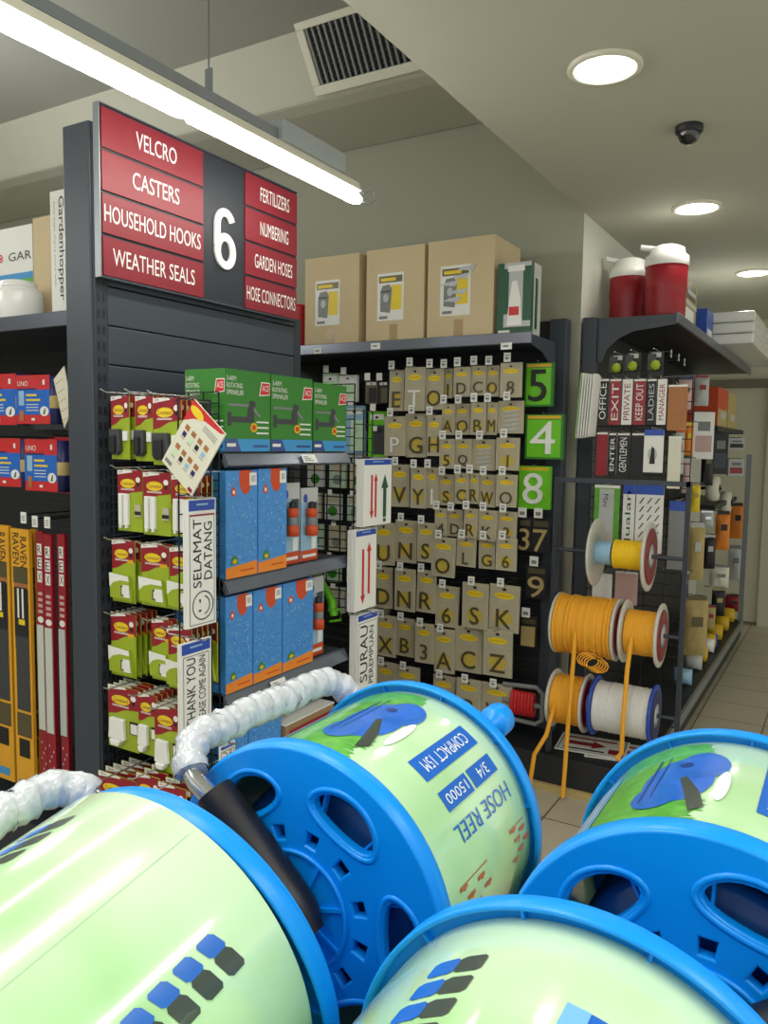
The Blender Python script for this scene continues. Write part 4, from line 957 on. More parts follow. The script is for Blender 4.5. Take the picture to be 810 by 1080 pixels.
# end panel signs
YE = 3.48
def v_sign(x0, y0, x1, y1, m, txt, tm, label, Y=YE, rot=1, stack=2, blue=False):
    p = at(x0, y1, y=Y); q = at(x1, y1, y=Y); tp = at(x0, y0, y=Y); w = q.x-p.x-.002; h = tp.z-p.z
    b = MB(); b.box(0, w, 0, .004, 0, h, m); b.rect(.0, w, .955*h, h, -.0006, 'white_paper'); b.box(w*.15, w*.85, .01, .04, .02*h, .98*h, 'light_grey')
    if blue: b.rect(0, w, .86*h, h, -.0009, 'royal')
    if txt: b.text(txt, .2*w, .80*w, .10*h, .90*h, -.0009, tm, rot=rot, bold=.008)
    o = b.build('vertical_sign', None); o.matrix_world = Matrix.Translation(p); tag(o, label, 'sign', 'vertical door signs on the right end panel')
    hb = MB(RL.copy()); hb.tube([(p.x+w/2, YE+.11, tp.z+.004), (p.x+w/2, Y-.04, tp.z+.004), (p.x+w/2, Y-.046, tp.z+.010)], .002, 'chrome', 6); hb.build('display_hook', ru)
    return o, w, h
v_sign(629, 400, 641, 447, 'near_black', 'OFFICE', 'white_paper', 'black vertical sign reading OFFICE in the upper sign row')
v_sign(642, 400, 654, 448, 'deep_red', 'EXIT', 'white_paper', 'red vertical sign reading EXIT in the upper sign row')
v_sign(655, 400, 666, 448, 'white_paper', 'PRIVATE', 'deep_red', 'white vertical sign with red lettering right of EXIT')
v_sign(667, 400, 680, 448, 'deep_red', 'KEEP OUT', 'white_paper', 'red vertical sign reading KEEP OUT in the upper sign row')
v_sign(681, 400, 691, 448, 'near_black', 'LADIES', 'light_grey', 'black vertical sign with grey lettering right of KEEP OUT')
v_sign(692, 400, 702, 448, 'white_paper', 'MANAGER', 'deep_red', 'white vertical sign with red lettering beside the brown plank sign')
v_sign(703, 406, 724, 454, 'wood', '', 'tan', 'plain brown wood look sign at the right end of the upper sign row')
v_sign(628, 456, 640, 501, 'deep_red', '', 'white_paper', 'plain red vertical sign at the left of the lower sign row')
v_sign(641, 457, 649, 501, 'near_black', 'ENTER', 'white_paper', 'black vertical sign reading ENTER in the lower sign row')
v_sign(650, 457, 663, 502, 'near_black', 'GENTLEMEN', 'white_paper', 'black vertical sign reading GENTLEMEN in the lower sign row')
v_sign(665, 457, 679, 503, 'near_black', '', 'white_paper', 'black vertical sign with faint marks right of GENTLEMEN')
o, w, h = v_sign(678, 453, 699, 498, 'white_paper', '', 'near_black', 'white sign with blue header and dark icon in the lower sign row', Y=YE-.03, blue=True)
b = MB(); b.ell(.45*w, .42*h, .24*w, .16*h, -.0012, 'light_grey', 16); b.poly([(.3*w, .2*h), (.6*w, .2*h), (.55*w, .55*h), (.42*w, .62*h)], -.0015, 'near_black'); b.build('printed_icon', o)
v_sign(703, 460, 717, 515, 'ivory', '', 'near_black', 'blank ivory vertical sign beside the blue header sign')
o, w, h = v_sign(625, 511, 652, 578, 'lawn_green', '', 'white_paper', 'green bordered pack with grey centre above the clear spool')
b = MB(); b.rect(.2*w, .78*w, .05*h, .94*h, -.001, 'light_grey'); b.text('Mini', .35*w, .55*w, .66*h, .86*h, -.0015, 'dark_grey', rot=3); b.build('card_insert', o)
o, w, h = v_sign(655, 511, 668, 580, 'white_paper', 'Jualan', 'dark_green', 'white blue-topped sign with dark green lettering above the yellow rope spool', blue=True)
o, w, h = v_sign(668.5, 511, 698, 582, 'white_paper', '', 'near_black', 'wide white blue-topped sign with dark slanted script above the yellow rope spool', blue=True)
b = MB()
for i in range(3):
    for j in range(6): b.poly([((.12+.28*i)*w, (.10+.125*j)*h), ((.17+.28*i)*w, (.10+.125*j)*h), ((.32+.28*i)*w, (.19+.125*j)*h), ((.27+.28*i)*w, (.19+.125*j)*h)], -.0012, 'dark_grey')
b.build('script_print', o)
v_sign(703, 528, 722, 600, 'mid_grey', '', 'near_black', 'clear grey pack with blue top at the right end of the spool rack', blue=True)
v_sign(648, 602, 672, 636, 'pastel_pink', '', 'near_black', 'pinkish striped pack under the yellow rope spool', Y=YE+.02)
v_sign(624, 604, 645, 636, 'white_paper', '', 'near_black', 'white pack with black slanted print behind the clear spool flange', Y=YE+.02)
# end mesh
def rm(b):
    b.M = RL @ faceY(0, YE+.12, 0); wiremesh(b, -1.03, -.60, .2, 1.80, 5, 30, .002)
rpart('end_mesh', rm)
# stack of signs by the post
p = at(607, 462, y=3.40); q = at(629, 462, y=3.40); tp = at(607, 393, y=3.40); w = q.x-p.x; h = tp.z-p.z
for i in range(6):
    b = MB(); b.box(0, .005, 0, .075, 0, h-.004*i, 'white_paper'); b.box(-.0006, 0, .008, .067, .02*h, .95*h, ('lawn_green' if i == 0 else 'white_paper')); b.box(0, .005, -.0006, 0, 0, h-.004*i, ('lawn_green' if i == 0 else 'white_paper'))
    o = b.build('edge_on_sign', None); o.matrix_world = Matrix.Translation((p.x-.005+i*w/8, 3.40, p.z+.002*i)) @ Matrix.Rotation(.06, 4, 'Y') @ Matrix.Rotation(-.12, 4, 'Z')
    tag(o, f'sign seen edge-on beside the white wall corner, {ORD[i]} from the left in its stack', 'sign', 'edge-on stack of signs')
# dark gadgets with lime balls above the signs
for k, (px, py) in enumerate(((650, 391), (667, 389), (691, 388))):
    p = at(px, py-3, y=3.53); t = thing('bubble_pack', f'black carded pack with a lime round part, {("leftmost", "middle", "rightmost")[k]} of three above the signs', 'pack', Matrix.Translation(p), 'black packs with lime balls')
    b = MB(); b.box(-.03, .03, .02, .025, -.05, .06, 'near_black'); b.box(-.035, .0, .012, .02, -.02, .05, 'dark_grey'); b.box(-.02, .02, .018, .0195, .035, .055, 'light_grey'); b.build('card', t)
    b = MB(); b.lathe([(.001, -.022), (.016, -.016), (.022, 0), (.016, .016), (.001, .022)], 'lime', n=14); b.build('ball', t)
    hb = MB(RL.copy()); hb.tube([(p.x, YE+.115, p.z+.066), (p.x, 3.49, p.z+.066)], .002, 'chrome', 6); hb.build('display_hook', ru)
# small tags under the top shelf
for px, py in ((708, 373), (716, 377), (722, 382)):
    p = at(px, py, x=-.86); b = MB(RL @ faceX(-.86, p.y, p.z)); b.box(-.015, .015, -.001, .001, -.02, .02, 'white_paper'); b.rect(-.008, .008, -.006, .006, -.0016, 'mid_grey'); b.tube([(0, .002, .012), (0, .20, .012)], .002, 'chrome', 6); b.build('tagged_hook', ru)

# goods hanging along the right aisle (facing the aisle)
def side_pack(px0, py0, px1, py1, m, m2, label, xp=-.76, kind='bag', name='hanging_bag', cat='pack'):
    ct = at((px0+px1)/2, (py0+py1)/2, x=xp); dep = -(ROT.transposed() @ (ct-CAM)).z
    w = (px1-px0)*dep/FPX*1.05; h = (py1-py0)*dep/FPX; b = MB(); yaw = .45
    if kind == 'bag':
        d = min(.10, w*.7); b.pouch(w, h, d, m, nx=10, nz=12, seed=int(px0)); b.box(-.42*w, .42*w, -.003, .003, .97*h, 1.07*h, m2)
        b.rect(-.22*w, .2*w, .55*h, .72*h, -d/2-.003, m2); top = h*1.07
        for k in range(2): b.M = Matrix.Rotation(PI*k, 4, 'Z')
    else:
        b.box(-w/2, w/2, -.02, .02, 0, h, m); b.rect(-.4*w, .4*w, .15*h, .5*h, -.021, m2); b.rect(-.3*w, .3*w, .6*h, .8*h, -.021, 'mid_grey'); top = h
    o = b.build(name, None); o.matrix_world = faceY(ct.x, ct.y, ct.z-h/2, yaw); tag(o, label, cat, 'goods along the right aisle')
    hb = MB(RL.copy()); hb.tube([(XC+.03 if ct.y < 4.9 else ct.x-.10, ct.y, ct.z-h/2+top+.004), (ct.x+.04, ct.y, ct.z-h/2+top+.004)], .003, 'chrome', 6); hb.build('display_hook', ru)
    return o
side_pack(716, 400, 729, 432, 'pastel_pink', 'navy', 'pinkish bag hanging high right of the brown sign')
side_pack(732, 398, 747, 428, 'light_grey', 'deep_red', 'greyish bag with a red strip under the right top shelf')
side_pack(722, 448, 731, 480, 'orange', 'yellow', 'orange and yellow pack right of the ivory sign')
side_pack(731, 435, 751, 484, 'white_gloss', 'pastel_pink', 'white glossy pack hanging left of the dark panel', kind='card')
side_pack(720, 486, 729, 520, 'pastel_pink', 'light_grey', 'small pink pack below the orange and yellow pack')
side_pack(729, 512, 738, 540, 'yellow', 'tan', 'yellow strip shaped pack beside the rack bar')
side_pack(727, 555, 742, 612, 'tan', 'light_grey', 'tan work glove bag hanging at mid height beside the rack', cat='gloves', name='glove_bag')
side_pack(721, 632, 745, 692, 'tan', 'bronze', 'large tan work glove bag hanging low beside the rack', cat='gloves', name='glove_bag')
side_pack(755, 542, 769, 580, 'orange', 'near_black', 'orange glove bag, left one of the pair near the grey upright', cat='gloves', name='glove_bag')
side_pack(770, 533, 783, 568, 'orange', 'black_metal', 'orange glove bag, right one of the pair touching the grey upright', cat='gloves', name='glove_bag')
side_pack(749, 598, 768, 620, 'ivory', 'mid_grey', 'cream roll shaped pack under the orange gloves', cat='pack')
side_pack(768, 578, 781, 612, 'light_grey', 'mid_grey', 'grey bag beside the grey upright below the orange gloves')
side_pack(765, 628, 780, 645, 'deep_red', 'near_black', 'dark red bag low beside the grey upright')
side_pack(739, 540, 752, 556, 'light_grey', 'chrome', 'shiny grey bag above the tan glove bag')
side_pack(727, 684, 740, 704, 'navy', 'pale_blue', 'navy pack on the deck edge below the large tan glove bag')
side_pack(752, 456, 766, 500, 'black_metal', 'charcoal', 'flat dark panel pack in the middle of the aisle shelving', kind='card', name='dark_panel')
side_pack(768, 462, 784, 474, 'light_grey', 'near_black', 'small shiny pack right of the dark panel', kind='card')
side_pack(768, 484, 783, 502, 'light_grey', 'deep_red', 'grey boxed item below the small shiny pack', kind='card')
side_pack(740, 470, 752, 512, 'near_black', 'bronze', 'black bag hanging left of the dark panel')
side_pack(742, 566, 754, 600, 'near_black', 'light_grey', 'black pouch left of the orange glove bags')
side_pack(751, 622, 764, 650, 'black_metal', 'tan', 'black pouch hanging low left of the dark red bag')
side_pack(744, 640, 754, 664, 'tan', 'deep_red', 'small tan bag right of the large tan glove bag')
side_pack(712, 455, 721, 500, 'light_grey', 'orange_red', 'narrow clear pack between ivory sign and the pink pack')
side_pack(718, 604, 726, 630, 'navy', 'white_paper', 'small navy pack beside the rack bar')
# cartons on the mid shelf
for (a, c2, yt, yb, m, lab) in ((748, 768, 412, 438, 'orange_red', 'red topped carton on the middle shelf of the right aisle'), (769, 788, 416, 441, 'tan', 'clear fronted tan carton right of the red topped carton')):
    p = at(a, yb, x=-.73); q = at(c2, yb, x=-.73); w = q.y-p.y; h = .24; w = .42; p.y = 5.24 if m == 'orange_red' else 5.70
    b = MB(); b.box(0, w, 0, .2, 0, h, m); b.rect(.0, w, 0, .45*h, -.001, 'tan'); b.rect(.3*w, .8*w, .2*h, .4*h, -.002, 'light_grey'); o = b.build('shelf_carton', None, .003); o.matrix_world = faceX(-.73, p.y, 1.631); tag(o, lab, 'box', 'cartons on the middle shelf')
# white rolls
for (px, py, lab) in ((752, 515, 'white hose coil above the white roll in the right aisle'), (765, 530, 'white roll right of the coil in the right aisle')):
    p = at(px, py, x=-.76); b = MB(); b.lathe([(.03, -.04), (.075, -.035), (.085, 0), (.075, .035), (.03, .04), (.03, -.04)], 'ivory', axis='X', n=24, caps=False); b.lathe([(.027, -.041), (.027, .041)], 'dark_grey', axis='X', n=20, caps=False)
    o = b.build('white_roll', None); o.matrix_world = Matrix.Translation(p); tag(o, lab, 'roll', 'white rolls in the right aisle')
    hb = MB(RL.copy()); hb.tube([(XC+.03, p.y, p.z), (p.x+.05, p.y, p.z)], .01, 'wire', 8); hb.build('display_hook', ru)
# yellow rolls and small things on the base
for k in range(5):
    p = at(757+7*k, 688-7*k, x=-.72); o = MB(); o.lathe([(.02, -.05), (.05, -.045), (.056, 0), (.05, .045), (.02, .05)], 'gold', axis='X', n=18); q = o.build('yellow_tape_roll', None); q.matrix_world = Matrix.Translation((-.76, min(p.y, 5.2+.33*k), .155+.056)); tag(q, f'yellow roll on the aisle deck, {ORD[k]} from the front', 'roll', 'yellow rolls on the aisle deck')
for (px, py, m, lab) in ((752, 672, 'royal', 'small blue item on the aisle deck in front of the yellow rolls'), (748, 684, 'white_gloss', 'small white item on the aisle deck in front of the yellow rolls'), (735, 700, 'light_grey', 'clear wrapped item on the aisle deck nearest the spool rack'), (724, 715, 'pale_blue', 'pale blue wrapped item on the aisle deck corner')):
    p = at(px, py, x=-.74); b = MB(); b.pouch(.10, .09, .10, m, seed=px); q = b.build('wrapped_item', None); q.matrix_world = Matrix.Translation((-.76, p.y, .154)); tag(q, lab, 'pack', 'wrapped items on the aisle deck')

# ------------------------------------------------------------------ rope spools on a rod rack
YR = 3.27
rk = thing('spool_rack', 'dark rod rack holding the rope spools in front of the end panel', 'rack', Matrix.Translation((-.8, YR, .155)))
KL = Matrix.Translation((.8, -YR, -.155))
xl = at(588, 578, y=YR).x; xr = at(722, 592, y=YR).x
def rod(pya):
    z = at(650, pya, y=YR).z; b = MB(KL.copy()); b.tube([(xl, YR, z), (xr, YR, z)], .008, 'charcoal', 8); b.build('rod', rk); return z
z1 = rod(584); z2 = rod(664); z3 = rod(747)
zt = at(650, 508, y=YR).z
b = MB(KL.copy()); b.box(xl, xr+.01, YR-.01, YR+.01, zt-.010, zt+.010, 'charcoal'); b.build('top_bar', rk)
b = MB(KL.copy()); b.box(xr-.006, xr+.012, YR-.010, YR+.010, .1565, zt+.01, 'charcoal_dark'); b.build('side_bar', rk)
b = MB(KL.copy()); b.box(xl-.02, xl, YR-.012, YR+.012, .1565, zt+.01, 'charcoal_dark'); b.build('side_bar', rk)
def spool(x0, x1, z, RF, rr, ropem, label, mf='spool_clear', tail=None, bare=0.0, mend='maroon_plastic', core=None, fuzz=0):
    t = thing('rope_spool', label, 'rope spool', Matrix.Translation((x0, YR, z)), 'rope spools on the rack'); L = x1-x0
    for k, x in enumerate((0, L)):
        b = MB(); b.lathe([(.016, x-.006), (RF*.96, x-.006), (RF, x-.002), (RF, x+.004), (RF*.96, x+.006), (.016, x+.006), (.016, x-.006)], mf, axis='X', n=40, caps=False)
        if k: b.lathe([(.05, x+.0065), (RF*.82, x+.0065), (RF*.8, x+.009), (.05, x+.009)], mend, axis='X', n=30, caps=False); b.lathe([(.012, x+.006), (.05, x+.010), (.012, x+.012)], 'light_grey', axis='X', n=20, caps=False)
        b.build('flange', t)
    if bare:
        b = MB(); b.lathe([(rr*.8, .006), (rr*.8, bare)], 'pale_blue', axis='X', n=24, caps=False); b.build('core', t)
    prof = []; x = bare+.008; n = max(4, int((L-bare-.016)/.0085)); st = (L-bare-.016)/n
    for i in range(n):
        e = random.uniform(-1, 1)*.0015*(1+fuzz)
        prof += [(rr-.003+e, x+i*st), (rr+e, x+(i+.3)*st), (rr+e, x+(i+.7)*st)]
    prof.append((rr-.003, x+n*st)); b = MB(); b.lathe(prof, ropem, axis='X', n=28, caps=False); b.build('wound_rope', t)
    if tail:
        for path in tail:
            b = MB(); b.tube([(q[0]-x0, q[1]-YR, q[2]-z) for q in path], .0095, ropem, 7); b.build('rope_end', t)
    return t
def rx(px, py=600): return at(px, py, y=YR).x
def rz(px, py, Y=YR): return at(px, py, y=Y).z
spool(rx(628), rx(684), z1, .142, .060, 'rope_yellow', 'clear-flanged spool with bright yellow rope, topmost on the rack', bare=.07)
spool(rx(589, 664), rx(652, 664), z2, .130, .125, 'rope_orange', 'wide orange rope spool with fuzzy strands, left on the middle rod', fuzz=2,
      tail=[[(rx(618), YR-.126, z2), (rx(618), YR-.13, z2-.10), (rx(616), YR-.14, .40), (rx(612), YR-.12, .10), (rx(611), YR-.12, .02)]])
spool(rx(660, 668), rx(697, 668), z2, .130, .092, 'rope_orange', 'orange rope spool with a red end face, right on the middle rod',
      tail=[[(rx(675), YR-.094, z2), (rx(674), YR-.13, z2-.12), (rx(673), YR-.15, z3-.02), (rx(673), YR-.15, z3-.13), (rx(668), YR-.15, z3-.15), (rx(674), YR-.16, z3-.16)]])
spool(rx(585, 740), rx(619, 740), z3, .125, .105, 'rope_orange', 'orange rope spool left on the bottom rod',
      tail=[[(rx(598), YR-.107, z3), (rx(594), YR-.15, z3-.12), (rx(584), YR-.17, .20), (rx(578), YR-.14, .06)]])
t5 = spool(rx(628, 750), rx(690, 750), z3, .125, .105, 'rope_white', 'white netted rope spool with blue flanges on the bottom rod', mf='royal', mend='navy')
b = MB()
for k in range(5):
    a = .4*k; b.tube([(rx(640)-rx(589)+.03*math.cos(a*3)+.012*k, -.11-.01*k, -.085-.02*math.sin(i/12*2*PI)-.01*k+.02) if False else (.16+.045*math.cos(2*PI*i/12)+.01*k, -.10, -.12+.03*math.sin(2*PI*i/12)-.004*k) for i in range(12)], .0035, 'rope_orange', 5, closed=True)
fz = [o for o in COL.objects if o.name.startswith('rope_spool') and 'fuzzy' in o.get('label', '')][0]
b.build('loose_strands', fz)
# signs lying on the deck
p = [at(558, 802, z=.16), at(607, 775, z=.16), at(650, 792, z=.16), at(608, 822, z=.16)]
def flat_sign(cx, cy, a, label, k):
    b = MB(); b.box(-.15, .15, -.105, .105, 0, .004, 'white_paper'); M0 = b.M; b.M = Matrix.Rotation(-PI/2, 4, 'X')
    frame = .004
    for q in ((-.14, .14, -.095, -.091), (-.14, .14, .091, .095), (-.14, -.136, -.095, .095), (.136, .14, -.095, .095)): b.rect(q[0], q[1], q[2], q[3], -.0046, 'dark_grey')
    b.poly([(-.12, -.02), (0, -.02), (0, -.045), (.06, 0), (0, .045), (0, .02), (-.12, .02)], -.0048, 'deep_red')
    b.rect(-.12, .10, .055, .075, -.0048, 'deep_red'); b.rect(-.12, .06, -.075, -.06, -.0048, 'near_black'); b.rect(.075, .12, -.075, -.02, -.0048, 'deep_red')
    o = b.build('flat_sign', None); o.matrix_world = Matrix.Translation((cx, cy, .1555+.006*k)) @ Matrix.Rotation(a, 4, 'Z'); tag(o, label, 'sign', 'signs lying on the deck')
flat_sign(-.925, 3.42, .12, 'white sign with red arrow lying on the black deck under the ropes', 1)
flat_sign(-.80, 3.43, .2, 'white sign lying half under the red arrow sign on the deck', 0)

# ------------------------------------------------------------------ hose reels in the foreground
RR, RS, LR = .165, .1555, .25
def circ(r, n, ph=0): return [(r*math.sin(ph+2*PI*i/n), r*math.cos(ph+2*PI*i/n)) for i in range(n)]
def holes_for(ph):
    H = []
    for k in range(6):
        a = ph+k*PI/3; ca, sa = math.sin(a), math.cos(a); pts = []
        for i in range(22):
            q = 2*PI*i/22; t_ = .037*math.cos(q); r_ = .118+.021*math.sin(q)*(1.0 if math.sin(q) > 0 else .8)-3.0*t_*t_
            pts.append((r_*ca+t_*sa, r_*sa-t_*ca))
        H.append(pts)
    for k in range(12):
        a = ph+PI/12+k*PI/6; r0, r1, da = .070, .084, .085
        H.append([(r0*math.sin(a-da), r0*math.cos(a-da)), (r1*math.sin(a-da), r1*math.cos(a-da)), (r1*math.sin(a+da), r1*math.cos(a+da)), (r0*math.sin(a+da), r0*math.cos(a+da))])
    return H
def eye_ring(b, ph, y, k0, grow0, grow1, h):
    """raised lip around each eye-shaped opening"""
    for k in range(6):
        a = ph+k*PI/3; ca, sa = math.sin(a), math.cos(a)
        path = []
        for i in range(28):
            q = 2*PI*i/28; t_ = (.037+grow0)*math.cos(q); r_ = .118+(.021+grow0)*math.sin(q)*(1.0 if math.sin(q) > 0 else .8)-3.0*t_*t_
            path.append((r_*ca+t_*sa, y, r_*sa-t_*ca))
        b.tube(path, h, 'reel_blue', 6, closed=True)
def flange(t, y, sgn, ph):
    """y: mid plane, sgn -1 for the face looking to -Y"""
    vs, fs = plate_geo(circ(RR, 96), holes_for(ph), .0035, .0025)
    b = MB(); b.add([(v.x, y+v.z, v.y) for v in vs], [tuple(reversed(f)) for f in fs], 'reel_blue')
    o = b.build('flange', t)
    # rolled rim, deeper on the inside
    b = MB(); ins = -sgn
    b.lathe([(RR-.006, y), (RR-.004, y+sgn*.006), (RR-.0005, y+sgn*.004), (RR+.002, y), (RR+.0025, y+ins*.014), (RR+.0005, y+ins*.017), (RR-.002, y+ins*.014), (RR-.004, y+ins*.003), (RR-.006, y)], 'reel_blue', axis='Y', n=96, caps=False)
    rimb = b
    b = MB(); eye_ring(b, ph, y+sgn*.005, 0, .006, 0, .0032); eye_ring(b, ph, y+sgn*.004, 0, .013, 0, .002); b.build('opening_lips', o)
    b = MB()
    for k in range(12):
        a = ph+k*PI/6+PI/12; s_, c_ = math.sin(a), math.cos(a)
        b.M = Matrix.Translation((0, y, 0)) @ Matrix.Rotation(a, 4, 'Y'); b.box(-.0011, .0011, min(ins*.003, ins*.011), max(ins*.003, ins*.011), .09, RR-.003, 'reel_blue')
    rimb.add(b.v, b.f, 'reel_blue'); rimb.build('ribbed_rim', o)
    # hub with petals on the outside
    b = MB(); b.lathe([(.060, y+sgn*.003), (.062, y+sgn*.008), (.058, y+sgn*.009), (.056, y+sgn*.004)], 'reel_blue', axis='Y', n=48, caps=False)
    b.lathe([(.001, y+sgn*.016), (.022, y+sgn*.016), (.026, y+sgn*.010), (.028, y+sgn*.003)], 'reel_blue', axis='Y', n=32)
    for k in range(8):
        b.M = Matrix.Translation((0, y, 0)) @ Matrix.Rotation(ph+k*PI/4, 4, 'Y'); b.box(-.002, .002, min(sgn*.003, sgn*.009), max(sgn*.003, sgn*.009), .024, .06, 'reel_blue')
    b.build('hub', o)
    return o
def cyl_pts(pts, r): return [(r*math.sin(math.radians(p)), y, r*math.cos(math.radians(p))) for p, y in pts]
def cyl_patch(b, p0, p1, y0, y1, m, r, sk=0.0):
    n = max(1, int(abs(p1-p0)/3)); vs = []
    for i in range(n+1):
        p = p0+(p1-p0)*i/n; vs += cyl_pts([(p, y0+sk*i/n), (p, y1+sk*i/n)], r)
    b.add(vs, [(2*i, 2*i+1, 2*i+3, 2*i+2) for i in range(n)], m, True)
def cyl_blob(b, pts, m, r): # polygon in (phi, y), fan from centroid, radially subdivided
    cx = sum(p[0] for p in pts)/len(pts); cy = sum(p[1] for p in pts)/len(pts); n = len(pts); K = 4
    vs = cyl_pts([(cx, cy)], r)
    for k in range(1, K+1): vs += cyl_pts([(cx+(p[0]-cx)*k/K, cy+(p[1]-cy)*k/K) for p in pts], r)
    fs = [(0, 1+i, 1+(i+1) % n) for i in range(n)]
    for k in range(K-1):
        for i in range(n): fs.append((1+k*n+i, 1+(k+1)*n+i, 1+(k+1)*n+(i+1) % n, 1+k*n+(i+1) % n))
    b.add(vs, fs, m, True)
def cyl_text(b, s, p0, p1, y0, y1, m, r, bold=.008):
    vs, fs, asp = text_geo(s, bold)
    b.add(cyl_pts([(p0+v*(p1-p0), y0+u*(y1-y0)) for u, v in vs], r), fs, m)
def ellp(cp, cy, rp, ry, n=20, rot=0.0):
    out = []
    for i in range(n):
        a = 2*PI*i/n; x, z = math.cos(a), math.sin(a)
        out.append((cp+rp*(x*math.cos(rot)-z*math.sin(rot)), cy+ry*(x*math.sin(rot)+z*math.cos(rot))))
    return out
def photo_print(b, o, flip=1):
    r = RS+.0005
    rnd = random.Random(3)
    cyl_patch(b, o-26, o+6, .018, .232, 'print_grass', r)
    N = 16                                     # ragged lower edge of the lawn
    for i in range(N):
        y0, y1 = .018+.214*i/N, .018+.214*(i+1)/N; d = 2+(11 if i < 5 else 4)*rnd.random()
        cyl_blob(b, [(o+5.9, y0), (o+6+d, y0+.002), (o+6+d*.7, (y0+y1)/2), (o+6+d*.9, y1-.001), (o+5.9, y1)], 'print_grass', r)
    # picture of the reel: drum, two round flanges, dark handle
    cyl_blob(b, ellp(o+2, .13, 12, .055, rot=.12), 'print_reel', r+.0004)
    cyl_blob(b, ellp(o+8.5, .168, 9, .034, rot=.1), 'print_blue', r+.0007); cyl_blob(b, ellp(o+7.5, .171, 7, .026, rot=.1), 'print_reel', r+.0009)
    cyl_blob(b, ellp(o-3, .092, 8, .030, rot=.1), 'print_blue', r+.0007)
    cyl_blob(b, [(o+10, .055), (o+14, .068), (o+11, .10), (o+5, .135), (o+3, .13), (o+7, .09)], 'print_dark', r+.0011)
    cyl_blob(b, ellp(o+3, .166, 2.4, .007), 'print_navy', r+.0012); cyl_patch(b, o-8, o-7.2, .08, .19, 'print_navy', r+.0010); cyl_patch(b, o-4.5, o-4, .09, .195, 'print_navy', r+.0010)
    cyl_blob(b, ellp(o+17, .12, 2.2, .035), 'print_white', r+.0008)
    cyl_patch(b, o-41, o-26, .02, .20, 'print_pale', r+.0006)
    for i in range(3): cyl_patch(b, o-38.5+3.8*i, o-37+3.8*i, .04, .18, 'print_white', r+.0009)
    # blue banners and title, reading from the far flange
    cyl_patch(b, o+28.5, o+39, .085, .212, 'print_blue', r+.0003); cyl_text(b, 'COMPACT 15M', o+31, o+36.5, .20, .098, 'print_white', r+.0008)
    cyl_patch(b, o+44.5, o+52.5, .086, .148, 'print_blue', r+.0003); cyl_text(b, '15000', o+46.5, o+50.6, .141, .093, 'print_white', r+.0008)
    cyl_patch(b, o+44.5, o+52.5, .153, .212, 'print_blue', r+.0003); cyl_text(b, '3/4', o+46.3, o+50.8, .195, .17, 'print_white', r+.0008)
    cyl_text(b, 'HOSE REEL', o+57.5, o+64.5, .213, .078, 'print_blue', r+.0006, .035)
    for (pa, pb, ya, yb) in ((76, 91, .055, .12), (75, 90, .185, .225)):
        for i in range(6):
            q = pa+(pb-pa)*i/6; y = ya+(yb-ya)*((i*0.61) % 1); cyl_patch(b, o+q, o+q+1.6, y, y+.016, 'print_red', r+.0004); cyl_patch(b, o+q+.4, o+q+2.3, y+.008, y+.012, 'print_red', r+.0004)
        cyl_patch(b, o+pa, o+pa+.5, ya, yb, 'print_red', r+.0004, .0)
def tally_print(b, p0, ys, up=1, w=.017, hb=5.5, hd=7.0, skew=.006):
    r = RS+.0005
    for y in ys:
        for (a, c_, m) in ((p0, p0+hb*up, 'print_blue'), (p0+hb*up, p0+(hb+hd)*up, 'print_dark')):
            pts = []
            for (u, v) in ((0, .15), (.15, 0), (.85, 0), (1, .2), (1, .85), (.85, 1), (.15, 1), (0, .85)):
                pts.append((a+(c_-a)*v, y+w*u+skew*v+(skew if m == 'print_dark' else 0)))
            cyl_blob(b, pts, m, r)
